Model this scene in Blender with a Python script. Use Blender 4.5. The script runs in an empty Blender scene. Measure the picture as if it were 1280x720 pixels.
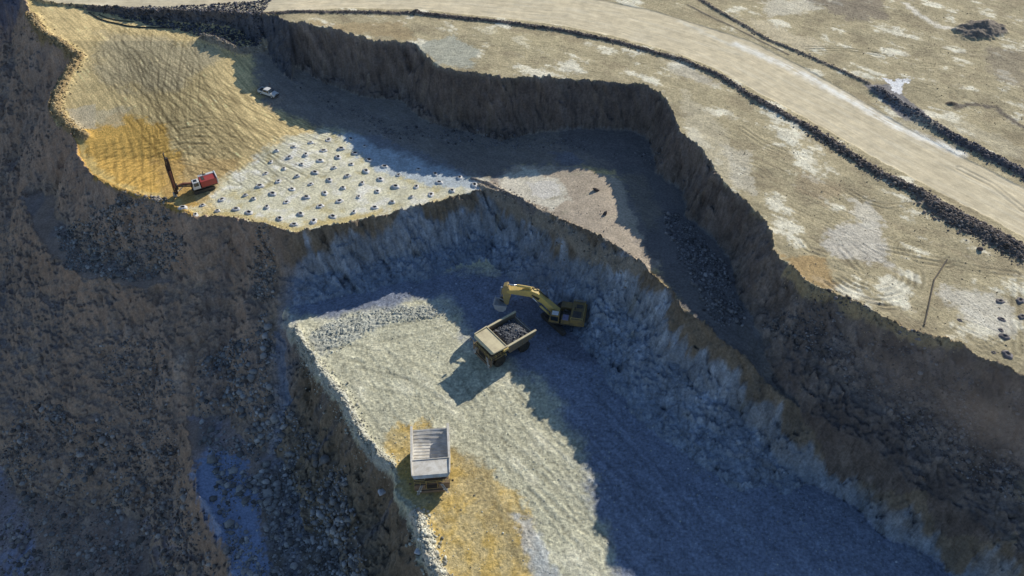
import bpy, bmesh, math, random
import numpy as np
from mathutils import Vector, Matrix, Euler
random.seed(7); RNG = np.random.default_rng(11)
F32 = np.float32
scene = bpy.context.scene
COL = scene.collection

# ------------------------------------------------------------------ camera model
CAM_H = 120.0; FPX = 995.0; TH = math.radians(45)
def ray_point(u, v, z):
    t = -(v - 360.0) / FPX
    c, s = math.cos(TH), math.sin(TH)
    down = s - t * c; fwd = c + t * s
    dep = (CAM_H - z) / down
    return ((u - 640.0) / FPX * dep, fwd * dep, z)
def at(u, v, zf):
    """ground point seen at photo position (u, v) on the surface zf (number or function)"""
    z = zf if not callable(zf) else 12.0
    p = ray_point(u, v, z)
    if callable(zf):
        for _ in range(14):
            z = 0.5 * z + 0.5 * float(zf(p[0], p[1])); p = ray_point(u, v, z)
    return p
def W(pts, zf): return np.array([at(u, v, zf)[:2] for u, v in pts], dtype=F32)

# ------------------------------------------------------------------ noise
_perm = np.random.default_rng(5).permutation(256).astype(np.int32)
_perm = np.concatenate([_perm, _perm])
_ga = np.linspace(0, 2 * np.pi, 16, endpoint=False)
_gx = np.cos(_ga).astype(F32); _gy = np.sin(_ga).astype(F32)
def perlin(x, y, seed=0):
    x = np.asarray(x, F32); y = np.asarray(y, F32)
    xf = np.floor(x); yf = np.floor(y)
    xi = xf.astype(np.int32) & 255; yi = (yf.astype(np.int32) + seed * 37) & 255
    fx = x - xf; fy = y - yf
    ux = fx * fx * fx * (fx * (fx * 6 - 15) + 10); uy = fy * fy * fy * (fy * (fy * 6 - 15) + 10)
    def g(ix, iy, dx, dy):
        h = _perm[_perm[(ix + seed * 13) & 255] + (iy & 255)] & 15
        return _gx[h] * dx + _gy[h] * dy
    a = g(xi, yi, fx, fy); b = g(xi + 1, yi, fx - 1, fy)
    c = g(xi, yi + 1, fx, fy - 1); d = g(xi + 1, yi + 1, fx - 1, fy - 1)
    return ((a + ux * (b - a)) * (1 - uy) + (c + ux * (d - c)) * uy) * 1.5
def fbm(x, y, scale, octv=4, seed=0, gain=.5):
    o = 0; a = 1.0; f = 1.0 / scale; n = 0
    for k in range(octv):
        o = o + a * perlin(x * f, y * f, seed + k * 3); n += a; a *= gain; f *= 2.03
    return o / n
def ridged(x, y, scale, octv=4, seed=0):
    o = 0; a = 1.0; f = 1.0 / scale; n = 0
    for k in range(octv):
        o = o + a * (1 - 2 * np.abs(perlin(x * f, y * f, seed + k * 3))); n += a; a *= .5; f *= 2.1
    return o / n
def cells(x, y, scale, seed=0):
    """broken-block pattern: a random tilted facet per cell and the distance to the nearest crack"""
    x = (x / scale).astype(F32); y = (y / scale).astype(F32); xi = np.floor(x).astype(np.int32); yi = np.floor(y).astype(np.int32)
    b1 = np.full(x.shape, 9.0, F32); b2 = b1.copy(); val = np.zeros(x.shape, F32)
    for dx in (-1, 0, 1):
        for dy in (-1, 0, 1):
            cx = xi + dx; cy = yi + dy
            h = _perm[_perm[(cx + seed * 17) & 255] + ((cy + seed * 29) & 255)]; h2 = _perm[(h + 91 + seed) & 255]; h3 = _perm[(h2 + 57) & 255]; h4 = _perm[(h3 + 33) & 255]
            ox = x - cx - h * F32(1 / 256); oy = y - cy - h2 * F32(1 / 256)
            d = ox * ox + oy * oy; m = d < b1
            b2 = np.where(m, b1, np.minimum(b2, d))
            val = np.where(m, h3 * F32(1 / 256) - .5 + ox * (h4 * F32(1 / 128) - 1) + oy * (h2 * F32(1 / 128) - 1), val)
            b1 = np.where(m, d, b1)
    return val, np.sqrt(b2) - np.sqrt(b1)
def sstep(x, a, b):
    t = np.clip((x - a) / (b - a), 0, 1); return t * t * (3 - 2 * t)

# ------------------------------------------------------------------ grid
STEP = .2
def axis(a, b, far_a, far_b):
    core = np.arange(a, b, STEP)
    lo = []; p = a; s = STEP
    while p > far_a: s *= 1.22; p -= s; lo.append(p)
    hi = []; p = core[-1]; s = STEP
    while p < far_b: s *= 1.22; p += s; hi.append(p)
    return np.array(lo[::-1] + list(core) + hi, dtype=F32)
AX = axis(-152, 142, -1500, 1500); AY = axis(52, 219, -500, 2500)
NX, NY = len(AX), len(AY)
X, Y = np.meshgrid(AX, AY)            # shape NY, NX
X = X.astype(F32); Y = Y.astype(F32)

def polydist(P, x=None, y=None, closed=True):
    """signed distance (negative inside when closed) and arc length of the nearest point"""
    x = X if x is None else x; y = Y if y is None else y
    best = np.full(x.shape, 1e12, F32); arc = np.zeros(x.shape, F32); ins = np.zeros(x.shape, bool)
    n = len(P); s0 = 0.0
    for i in range(n if closed else n - 1):
        a = P[i]; b = P[(i + 1) % n]; dx, dy = float(b[0] - a[0]), float(b[1] - a[1])
        L2 = dx * dx + dy * dy + 1e-9; L = math.sqrt(L2)
        px = x - a[0]; py = y - a[1]
        t = np.clip((px * dx + py * dy) / L2, 0, 1)
        d = (px - t * dx) ** 2 + (py - t * dy) ** 2
        m = d < best
        best = np.where(m, d, best); arc = np.where(m, s0 + t * L, arc)
        s0 += L
        if closed and abs(dy) > 1e-9:
            c = ((a[1] > y) != (b[1] > y)) & (x < (dx) * (y - a[1]) / dy + a[0])
            ins ^= c
    d = np.sqrt(best)
    return (np.where(ins, -d, d) if closed else d), arc

# ------------------------------------------------------------------ terrace surfaces
def zP(x, y): return 24.7 - .048 * np.clip(-x - 45, 0, 80) + 1.3 * np.exp(-((x + 57) / 9.0) ** 2) * np.exp(-((y - 190) / 14.0) ** 2)
def zB(x, y):
    fx_ = np.clip((-x - 42) / 34, 0, 1); fx_ = fx_ * fx_ * (3 - 2 * fx_); fy_ = np.clip((y - 150) / 40, 0, 1)
    mx_ = np.clip((x + 4) / 26, 0, 1)
    return 12 + 2.6 * mx_ * mx_ * (3 - 2 * mx_) + fx_ * fy_ * 8.0 + fx_ * .02 * np.clip(y - 184, 0, 25)
def zF(x, y): return 0.0 * x

P_PX = [(60,3),(130,8),(200,14),(290,17),(345,20),(362,28),(395,33),(420,38),(448,47),(470,51),(505,53),(520,55),(528,65),(545,80),
 (560,87),(575,89),(600,94),(640,98),(672,97),(700,99),(730,100),(760,104),(800,106),(812,110),(825,118),(838,134),(845,148),(850,165),(866,178),
 (880,190),(890,205),(895,218),(912,235),(930,250),(950,268),(960,280),(967,295),(966,312),(972,324),(985,330),(998,345),(1012,356),(1035,366),(1060,376),
 (1090,390),(1112,402),(1130,412),(1155,418),(1180,427),(1205,434),(1230,450),(1255,458),(1280,470),(1400,520),(1700,610),(2300,700),(2600,-380),(-900,-380),(-700,-60),(-300,-25),(-60,-14),(20,-10)]
B_PX = [(22,-12),(33,0),(38,25),(50,45),(75,60),(94,72),(88,86),(74,98),(64,120),(61,138),(68,152),(84,164),(96,176),(98,195),(112,215),(125,226),(150,240),
 (185,249),(215,257),(228,266),(245,272),(268,271),(290,271),(310,277),(330,280),(350,286),(367,291),(385,286),(400,285),(430,279),(460,273),(485,266),(510,262),(535,255),
 (560,248),(585,243),(605,238),(630,243),(650,250),(672,262),(700,275),(720,281),(740,290),(770,308),(800,330),(822,348),(840,365),(852,385),(870,400),(890,412),(910,430),
 (935,441),(960,460),(985,480),(1010,498),(1035,513),(1060,530),(1090,541),(1120,560),(1150,584),(1180,600),(1215,618),(1250,640),(1330,690),(1450,760),
 (2300,900),(2300,500),(1500,300),(1000,100),(500,-10),(100,-30)]
F_PX = [(362,330),(352,370),(360,400),(368,412),(377,434),(397,463),(412,482),(428,499),(440,524),(455,553),(469,568),(486,584),(494,600),(500,620),
 (514,640),(522,660),(530,690),(543,720),(560,760),(600,850),(640,1000),(1800,1000),(1800,500),(1100,300),(700,200),(362,230)]
LA_PX = [(55,240),(120,262),(235,300),(252,330),(225,352),(180,362),(120,352),(80,335),(50,300),(30,250)]
LB_PX = [(300,400),(420,430),(520,520),(620,800),(700,1000),(330,900),(305,780),(290,720),(277,655),(250,618),(238,560),(232,510),(246,470),(270,430)]
Pp = W(P_PX, zP); Bp = W(B_PX, zB); Fp = W(F_PX, 0.0); LAp = W(LA_PX, 0.0); LBp = W(LB_PX, -14.0)
# west end of the bench outline is guarded against the ramp surface running off
wx = fbm(X, Y, 6, 4, 1) * .9; wy = fbm(X, Y, 6, 4, 9) * .9
fx = fbm(X, Y, .9, 2, 21) * .28; fy = fbm(X, Y, .9, 2, 25) * .28
XW = X + wx + fx; YW = Y + wy + fy
dP, sP = polydist(Pp, XW, YW); dB, sB = polydist(Bp, XW, YW); dF, sF = polydist(Fp, XW, YW); dF = dF + fbm(X, Y, 7, 4, 27) * 2.2
dLA, _ = polydist(LAp, XW, YW); dLB, _ = polydist(LBp, XW, YW)

def prof(d, s1, h1, s2):
    d = np.maximum(d, 0); d1 = h1 / s1
    k = np.minimum(d, d1) * s1 + np.maximum(d - d1, 0) * s2
    return k
def ribs(s, amp, d, seed, scale=4.2):
    r = ridged(s, d * .25 + seed * 7.3, scale, 4, seed)
    return amp * r * sstep(d, .2, 4)
gP = dP + ribs(sP, .9, dP, 31) + fbm(X, Y, 14, 3, 35) * 2.2 * sstep(dP, 0, 4) + fbm(X, Y, 2.2, 3, 33) * .7 * sstep(dP, .3, 3)
gB = dB + ribs(sB, .9, dB, 41, 3.6) + fbm(X, Y, 11, 3, 45) * 1.5 * sstep(dB, 0, 4) + fbm(X, Y, 2.0, 3, 43) * .7 * sstep(dB, .3, 3)
gF = dF + ribs(sF, 1.3, dF, 51) + fbm(X, Y, 2.0, 3, 53) * .6 * sstep(dF, .3, 3)
gLA = dLA + fbm(X, Y, 4, 4, 61) * 2; gLB = dLB + fbm(X, Y, 3, 4, 63) * 1.2

leftness = sstep(-X, 46, 60)
zBt = zB(X, Y); zPt = zP(X, Y); rt = sstep(X, 36, 54)
zBt = zBt - rt * 6.5 * (1 - sstep(-dB, -1, 9)) * (1 + .6 * fbm(X, Y, 9, 3, 29))
hB_dummy = 0; emb = sstep(-X, 50, 62)                                   # road embankment at the upper left is a rubble slope
rt = sstep(X, 36, 52)
hP = zPt - np.where(emb > .5, prof(gP, 1.25, 9, .9), prof(gP, 2.7, 11, .85) * (1 - rt) + prof(gP, 1.8, 5.5, .62) * rt)
hB = zBt - (prof(gB, 2.0, 9, .55) * (1 - leftness) + prof(gB, 1.35, 11, .72) * leftness)
hP = hP - np.where((X > -40) & (dB > 0) & (dP > 0), 4 * dB, 0)
hF = 0 - prof(gF, 1.6, 9, .7)
hLA = .5 - prof(gLA, 1.1, 6, .7)
hLB = -14.5 - prof(gLB, 1.5, 8, .7)
big = fbm(X, Y * .6, 22, 4, 71) * 5.0 + ridged(X, Y * .45, 9, 4, 77) * 2.2
hB = hB + big * sstep(dB, 3, 14) * leftness
hLB = hLB + big * .5 * sstep(dLB, 2, 10)
h0 = -28 + big * .5
Z = np.maximum.reduce([hP, hB, hF, hLA, hLB, h0]).astype(F32)
reg = np.argmax(np.stack([hP, hB, hF, hLA, hLB, h0]), axis=0)     # 0 P 1 B 2 F ...
inP = dP < 0; inB = (dB < 0) & ~inP & (hB >= hP - .2); inF = (dF < 0) & (reg == 2)
gyy, gxx = np.gradient(Z, AY, AX)
slope = np.sqrt(gxx ** 2 + gyy ** 2)
wall = sstep(slope, .45, 1.0)
steep = wall.copy()

RD_PX_lo = [(-300,-24),(20,-16),(50,-4),(70,3),(130,6),(200,11),(290,14),(370,13),(430,9),(520,11),(600,19),(700,31),(770,45),(810,56),(850,68),(900,88),(960,122),(1010,148),(1060,177),(1110,205),(1170,237),(1230,268),(1280,296),(1500,420)]
RD_PX_hi = [(1500,340),(1280,235),(1200,195),(1130,158),(1060,115),(1000,82),(940,52),(880,33),(820,14),(760,2),(680,-10),(560,-22),(400,-28),(200,-32),(-300,-44)]
RD = W(RD_PX_lo + RD_PX_hi, zP)
dR, _ = polydist(RD)
roadm = sstep(-dR, -.3, .6)
# relief ------------------------------------------------------------
flat = 1 - wall
n_hi = fbm(X, Y, .7, 3, 81); n_mid = fbm(X, Y, 2.6, 4, 83); n_low = fbm(X, Y, 28, 4, 85); n_12 = fbm(X, Y, 9, 4, 87)
benchm = ((dB < 0) & ~inP).astype(F32)
Z += flat * ((n_hi * (.045 - .035 * benchm) + n_mid * (.05 - .03 * benchm) + n_12 * (.16 - .11 * benchm)) * (1 - .85 * roadm) + n_low * .35)
rock = ridged(X * .9 + Z * .35, Y * .9 - Z * .35, 1.5, 4, 91); rock4 = ridged(X - Z * .5, Y + Z * .5, 4.5, 4, 95)
lf = sstep(-X, 40, 55) * (dB > 0); cxw = X + Z * .55 + n_mid * .6; cyw = Y * 1.0 - Z * .55 + n_hi * .3
blk, crk = cells(cxw, cyw, 2.6, 3); blk2, crk2 = cells(cxw, cyw, 1.05, 5)
crack = 1 - sstep(crk, .02, .14); crack2 = 1 - sstep(crk2, .03, .2)
bm_ = sstep(n_12 + n_mid * .5, -.45, .15) * (1 - .55 * lf)
Z += wall * (rock * .14 + rock4 * (.75 + .1 * lf) + n_hi * .12 + bm_ * (blk * .6 + blk2 * .32 - crack * .2 - crack2 * .1))

C = np.zeros(X.shape + (3,), F32)
def mix(mask, col):
    global C
    m = np.clip(mask, 0, 1)[..., None]
    C = C * (1 - m) + np.array(col, F32) * m
def mul(f):
    global C
    C = C * f[..., None]
def blob(px, zf, soft=1.5, namp=2.0, nscale=5, seed=100):
    d, _ = polydist(W(px, zf))
    return sstep(-(d + fbm(X, Y, nscale, 4, seed) * namp + FINE * min(namp, 2.0) * .9), -soft * .5, soft * .5)
FINE = fbm(X, Y, 1.1, 4, 99, .65)
def line(px, zf, w, soft=.4, namp=.4, seed=120):
    d, s = polydist(W(px, zf), closed=False)
    return 1 - sstep(d + fbm(X, Y, 1.5, 3, seed) * namp, w - soft, w + soft), d, s

# strata-like directional noise (parallel to the road in the upper right)
ang = math.radians(-38); ca, sa = math.cos(ang), math.sin(ang)
XR = X * ca + Y * sa; YR = -X * sa + Y * ca
n_dir = fbm(XR * .16, YR, 2.4, 5, 131); n_dir2 = fbm(XR * .1, YR, .8, 3, 137)

# ---- base colours
mix(np.ones_like(X), (.19, .15, .11))
SAND = (.46, .395, .25); PALE = (.83, .79, .64); BRN = (.29, .24, .155)
pl = inP.astype(F32)
mix(pl, SAND)
mix(pl * sstep(n_12 + n_dir * .6 + FINE * .35, .18, .42) * .75, PALE)
mix(pl * sstep(-n_12 + n_dir * .7 + FINE * .3, .05, .4) * .65, BRN)
mix(pl * sstep(n_mid, .1, .7) * .25, (.40, .34, .24))
mul(1 + pl * (n_dir * .28 + n_dir2 * .16))
# bench
bb = ((dB < 0) & ~inP).astype(F32)
mix(bb, (.67, .525, .265))
ang2 = math.radians(-48); c2, s2 = math.cos(ang2), math.sin(ang2)
XT = X * c2 + Y * s2; YT = -X * s2 + Y * c2
n_t = fbm(XT * .10, YT, 1.3, 4, 141, .65); n_t2 = fbm(XT * .06, YT, .5, 3, 147, .6)
mul(1 + bb * (n_t * .3 + n_t2 * .7))
mix(blob([(85,168),(150,140),(205,160),(225,200),(250,262),(200,262),(150,248),(115,225),(92,195)], zB, 1.5, 3, 5, 151) * bb, (.68, .43, .12))
mix(blob([(130,40),(280,60),(230,110),(180,120),(120,90)], zB, 4, 5, 8, 152) * bb * .55, (.50, .44, .30))
mix(blob([(200,200),(300,200),(280,235),(230,262),(200,250)], zB, 3, 4, 5, 154) * bb * .6, (.44, .30, .13))
mix(blob([(84,136),(118,130),(120,160),(95,163)], zB, .5, .8, 3, 153) * bb * .9, (.62, .53, .36))
mix(blob([(118,136),(165,135),(150,155),(120,160)], zB, 1.5, 2, 3, 155) * bb * .7, (.56, .48, .32))
drillm = blob([(275,225),(330,190),(360,172),(430,155),(470,170),(600,215),(640,235),(560,250),(480,275),(390,292),(300,280),(225,275),(230,262),(262,262)], zB, 2.5, 3, 6, 156) * bb
mix(drillm, (.68, .645, .47))
mix(drillm * sstep(n_mid + n_12, .05, .6) * .7, (.86, .84, .76))
mix(drillm * sstep(-n_mid * .7 - n_12, .12, .5) * .7, (.55, .47, .24))
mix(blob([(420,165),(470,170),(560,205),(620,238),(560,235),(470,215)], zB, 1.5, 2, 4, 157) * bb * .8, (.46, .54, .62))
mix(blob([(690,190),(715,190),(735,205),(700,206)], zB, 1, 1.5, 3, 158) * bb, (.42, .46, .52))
mid = blob([(600,232),(640,205),(700,205),(780,225),(830,330),(800,345),(700,290)], zB, 1, 1.5, 4, 159) * bb
mix(mid, (.56, .47, .36))
mix(blob([(625,222),(655,210),(700,225),(712,250),(690,262),(655,250),(625,240)], zB, 1, 2, 3, 160) * bb, (.78, .72, .58))
mix(blob([(660,228),(690,224),(706,238),(690,248),(668,246)], zB, .7, 1.2, 2, 161) * bb, (.85, .80, .70))
mix(mid * sstep(n_mid, .15, .6) * .6, (.52, .46, .33))
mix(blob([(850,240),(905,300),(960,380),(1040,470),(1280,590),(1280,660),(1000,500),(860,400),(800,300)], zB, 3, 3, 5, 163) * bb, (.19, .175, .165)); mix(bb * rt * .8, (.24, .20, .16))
mix(blob([(318,78),(322,128),(430,163),(475,188),(560,212),(620,226),(640,205),(800,220),(850,300),(860,120),(500,40),(320,60)], zB, 3, 3, 5, 164) * bb * .85, (.22, .205, .21))  # shade at the wall foot painted into the bench colour

edge = bb * sstep(-dB, .2, .6) * (1 - sstep(-dB + n_mid * 2 + FINE * 1.5, 1.2, 3.0)) * sstep(-X, 20, 30)
mix(edge * .8, (.60, .47, .20))
mix(blob([(700,180),(765,208),(780,235),(805,300),(838,335),(900,380),(960,430),(900,240),(850,180),(800,130),(700,140)], zB, 2, 2, 4, 165) * bb * .85, (.20, .185, .18))  # shaded side of the middle bench, painted darker than its sand
# pit floor
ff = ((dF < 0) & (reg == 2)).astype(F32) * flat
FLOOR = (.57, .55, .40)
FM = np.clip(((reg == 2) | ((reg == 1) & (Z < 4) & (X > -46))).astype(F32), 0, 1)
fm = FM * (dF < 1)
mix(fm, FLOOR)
n_f = fbm(XT * .2, YT, 2.0, 4, 171); n_fine = fbm(X, Y, .5, 2, 173)
mix(fm * sstep(n_12 + n_f * .6, .0, .6) * .6, (.70, .67, .52))
mix(fm * sstep(-n_12 + n_f * .5, .1, .6) * .45, (.42, .41, .31))
mix(blob([(640,455),(690,490),(740,600),(770,720),(800,900),(1500,900),(1250,690),(1000,580),(850,440),(760,390),(680,345),(560,335),(365,360),(370,400),(560,375),(600,440)], zF, 4, 4, 8, 174) * fm * .92, (.20, .235, .325))  # wall shadow area: floor colour painted darker and bluer
mix(blob([(480,548),(500,528),(530,530),(600,585),(640,610),(662,650),(668,720),(700,860),(560,760),(540,690),(530,650),(500,615)], zF, 1.5, 2.5, 6, 175) * fm * (.6 + .35 * sstep(n_mid + n_12, -.4, .4)), (.60, .42, .13))
mix(blob([(560,560),(600,640),(650,720),(600,860),(690,860),(640,640),(600,580)], zF, 2, 2.5, 4, 176) * fm * .6, (.38, .31, .17))
mix(blob([(640,640),(665,650),(700,720),(740,860),(700,860),(670,730)], zF, 1.2, 1.5, 3, 177) * fm * .7, (.50, .53, .55))
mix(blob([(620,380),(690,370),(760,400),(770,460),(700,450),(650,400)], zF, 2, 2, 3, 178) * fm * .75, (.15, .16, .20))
mix(blob([(640,630),(1280,720),(1280,680),(1000,600)], zF, 4, 4, 6, 179) * 0 * fm, (.4, .4, .4))
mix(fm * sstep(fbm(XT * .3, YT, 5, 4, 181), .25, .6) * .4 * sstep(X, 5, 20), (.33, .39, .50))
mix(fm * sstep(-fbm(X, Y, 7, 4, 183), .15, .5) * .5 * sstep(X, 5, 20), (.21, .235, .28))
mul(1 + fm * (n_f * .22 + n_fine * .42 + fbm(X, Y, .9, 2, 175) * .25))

# walls
streakP = fbm(sP, Z * .12, 2.2, 4, 191); streakB = .55 * fbm(sB, Z * .14, 1.3, 4, 193) + .8 * fbm(X, Y, 5, 3, 194)
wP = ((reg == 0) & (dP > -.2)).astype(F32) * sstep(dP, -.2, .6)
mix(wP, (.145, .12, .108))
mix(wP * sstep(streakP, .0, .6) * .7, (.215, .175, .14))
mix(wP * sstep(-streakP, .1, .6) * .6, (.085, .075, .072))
mix(wP * sstep(X, 25, 60) * .7 * sstep(n_12, -.4, .3), (.25, .215, .19))  # dust haze painted into the wall colour towards the right
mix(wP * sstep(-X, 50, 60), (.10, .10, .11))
wB = ((reg == 1) & (dB > -.2)).astype(F32) * sstep(dB, -.2, .6)
mix(wB, (.215, .175, .13))
mix(wB * sstep(streakB + n_12 * .5, .0, .6) * .7, (.29, .232, .16))
mix(wB * sstep(-streakB - n_12 * .5, .05, .6) * .7, (.15, .13, .11))
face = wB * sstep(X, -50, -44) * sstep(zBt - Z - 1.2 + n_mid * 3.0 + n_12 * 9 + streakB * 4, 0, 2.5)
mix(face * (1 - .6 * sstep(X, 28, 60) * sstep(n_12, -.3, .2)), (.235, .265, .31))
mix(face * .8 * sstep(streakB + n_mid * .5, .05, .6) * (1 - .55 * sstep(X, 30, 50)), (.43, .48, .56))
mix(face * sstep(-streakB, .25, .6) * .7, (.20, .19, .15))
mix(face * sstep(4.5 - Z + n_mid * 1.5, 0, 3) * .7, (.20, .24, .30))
wF = ((reg == 2) & (dF > -.1)).astype(F32) * sstep(dF, .3, 1.8)
mix(wF, (.23, .18, .125))
mix(wF * sstep(fbm(sF, Z * .1, 4, 4, 195), .0, .4) * .7, (.14, .15, .18))
low = (reg >= 3).astype(F32)
mix(low, (.19, .165, .135))
mix(low * wall * .8, (.22, .17, .115))
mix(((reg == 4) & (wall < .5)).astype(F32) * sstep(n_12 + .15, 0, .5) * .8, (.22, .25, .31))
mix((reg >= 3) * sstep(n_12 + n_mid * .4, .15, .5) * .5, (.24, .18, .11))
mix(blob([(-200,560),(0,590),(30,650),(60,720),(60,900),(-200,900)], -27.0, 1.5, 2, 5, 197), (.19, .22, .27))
mul(1 + np.maximum.reduce([wP, wB, wF, low]) * (rock * (.2 - .1 * lf) + n_hi * .12 + rock4 * .2 + bm_ * (blk * .3 + blk2 * .3 - crack * .3 - crack2 * .18) + n_12 * .3 + lf * big * .05))

lsl = lf * (1 - inP) * (1 - ff)
mix(lsl * sstep(ridged(X + 3, Y * .35, 9, 4, 198), .15, .6) * .6, (.30, .225, .15))
mix(lsl * sstep(-ridged(X - 5, Y * .4, 7, 4, 199), .05, .5) * .5, (.135, .125, .13))
mul(1 + lsl * .5); C *= (1 + lsl[..., None] * np.array([.05, -.03, .02], F32))
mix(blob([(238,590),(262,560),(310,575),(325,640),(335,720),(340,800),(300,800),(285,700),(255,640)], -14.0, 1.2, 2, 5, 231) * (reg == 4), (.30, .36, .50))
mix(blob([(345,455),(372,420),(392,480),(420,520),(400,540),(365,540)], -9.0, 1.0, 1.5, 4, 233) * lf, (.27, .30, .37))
# ---- haul road -----------------------------------------------------
CL = W([(-300,-20),(200,-8),(430,-8),(560,-4),(700,12),(800,34),(880,58),(960,95),(1060,148),(1150,195),(1280,266),(1500,380)], zP)
dC, sC = polydist(CL, closed=False)
lo_d, _ = polydist(W(RD_PX_lo, zP), closed=False)
road = sstep(-(dR + n_mid * .35), -.3, .3)
rs = fbm(sC / 9, lo_d, 1.1, 4, 201); rs2 = fbm(sC / 14, lo_d, .45, 3, 205)
mix(road, (.68, .59, .41))
mix(road * sstep(rs, -.1, .5) * .6, (.72, .65, .49))
mix(road * sstep(-rs, .1, .5) * .5, (.54, .465, .325))
mul(1 + road * (rs2 * .22 + n_hi * .05))
ws, _, _ = line([(920,55),(960,72),(1000,90),(1040,112),(1080,134),(1120,157),(1200,192)], zP, 1.0, 1.2, .9, 207)
mix(ws * sstep(n_mid * .6 + rs2, -.6, .1) * .95, (.93, .91, .83))
ws, _, _ = line([(850,26),(900,50),(960,72)], zP, .5, .8, .9, 208)
mix(ws * .6, (.72, .69, .58))
# flatten the road a little, give it a crown and ruts
Z = Z * (1 - road * .0) - road * (.12 + rs2 * .03)

def berm(px, zf, w, h, col, seed, rough=.5, cw=None):
    """a windrow: a ridge of loose material along a line"""
    global Z
    d, s = polydist(W(px, zf), closed=False)
    dn = d + fbm(X, Y, 2.5, 3, seed) * w * .45
    k = np.exp(-(dn / w) ** 2 * 1.4) * (1 + rough * fbm(X, Y, 1.2, 3, seed + 2))
    Z = Z + (h * k).astype(F32)
    if col is not None: mix(1 - sstep(dn, (cw or w) * .7, (cw or w) * 1.15), col)
    return d
DK = (.17, .145, .13)
BERM_LO = [(110,9),(170,13),(260,17),(350,17),(430,15),(520,17),(600,25),(700,38),(770,52),(850,75),(900,96),(945,125),(1005,157),(1045,182),(1095,215),(1150,243),(1200,272),(1280,312),(1400,380)]
berm(BERM_LO[:6], zP, .8, .45, DK, 211)
berm(BERM_LO[5:12], zP, .85, .5, DK, 212)
berm(BERM_LO[11:16], zP, 1.15, .55, DK, 213)
berm(BERM_LO[15:], zP, 1.8, .6, DK, 214)
berm([(1165,258),(1190,275),(1225,292),(1280,322)], zP, 1.6, .5, DK, 215)
BERM_HI = [(1095,112),(1130,135),(1165,157),(1200,178),(1240,198),(1290,224),(1400,280)]
berm(BERM_HI, zP, 1.6, .9, (.13, .12, .125), 217)
mix(blob([(1080,106),(1110,104),(1150,135),(1170,158),(1130,150)], zP, .6, .8, 2, 218), (.22, .21, .21))  # triangular shadow area painted dark next to the far berm
mix(blob([(1107,98),(1118,100),(1138,97),(1130,108),(1125,118),(1115,110)], zP, .4, 1.6, 1.6, 219), (.95, .95, .97))
berm([(870,-4),(905,18),(960,50),(1000,66),(1085,104)], zP, .7, .35, (.22, .19, .15), 221)
berm([(860,6),(900,26),(940,46),(985,68)], zP, .35, .12, (.25, .215, .16), 223)
# bench edge windrows
BW = [(38,20),(55,45),(85,62),(99,74),(84,96),(72,120),(70,142),(88,160),(105,172)]
berm(BW, zB, 1.5, 1.3, (.37, .27, .14), 225)
berm([(120,222),(150,237),(200,252),(240,268)], zB, .7, .4, (.45, .30, .10), 227)
FW = [(370,413),(379,434),(399,463),(414,482),(430,499),(442,524),(457,553),(471,568),(488,582)]
berm(FW, zF, 1.0, .9, (.50, .50, .43), 229)
berm([(520,645),(528,665),(536,690),(550,722),(570,770)], zF, 1.3, 1.0, (.62, .58, .48), 231)
berm([(600,233),(640,250),(700,280),(750,305),(805,335)], zB, .8, .6, (.30, .27, .23), 233)
berm([(590,224),(610,230),(640,246),(668,262)], zB, .6, .5, (.23, .21, .20), 235)
berm([(255,48),(300,66),(330,62)], zB, 1.3, 1.2, (.30, .26, .20), 237)
berm([(985,335),(1012,360),(1040,368),(1090,392),(1130,415),(1200,432)], zP, .6, .35, (.42, .33, .20), 239)
# rubble thrown round the coarse muck edge on the pit floor
muck = blob([(385,420),(420,400),(480,385),(560,378),(575,392),(500,400),(450,420),(400,445)], zF, 1.5, 1.5, 3, 241)
Z += (muck * ridged(X, Y, .9, 3, 243) * .30).astype(F32)
mix(muck * .6, (.47, .49, .46))
Z += (fm * n_fine * .07 + fm * ridged(XT * .5, YT, 1.1, 2, 245) * .05).astype(F32)

# mound and hollow in the far ground
def mound(u, v, zf, rx, ry, h, rot=0, col=None):
    global Z
    p = at(u, v, zf); a = math.radians(rot); dx = X - p[0]; dy = Y - p[1]
    q = ((dx * math.cos(a) + dy * math.sin(a)) / rx) ** 2 + ((-dx * math.sin(a) + dy * math.cos(a)) / ry) ** 2
    k = np.clip(1 - np.sqrt(q) + fbm(X, Y, 2, 3, 251) * .25, 0, 1)
    Z = Z + (h * k).astype(F32)
    if col is not None: mix(sstep(k, .02, .25), col)
mound(1226, 38, zP, 8.0, 5.0, 2.6, 20, (.24, .205, .17))
mound(1190, 130, zP, 1.5, 1, .6, 0, (.15, .12, .09))
W1, _, _ = line([(1132,5),(1148,18),(1162,26),(1175,34),(1192,36)], zP, .8, .8, 1.2, 261); mix(W1 * .85, (.80, .75, .64))
W1, _, _ = line([(1195,134),(1215,130),(1245,134),(1265,150),(1280,160)], zP, .7, .6, 1.2, 263); mix(W1 * .9, (.14, .12, .10))
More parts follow.
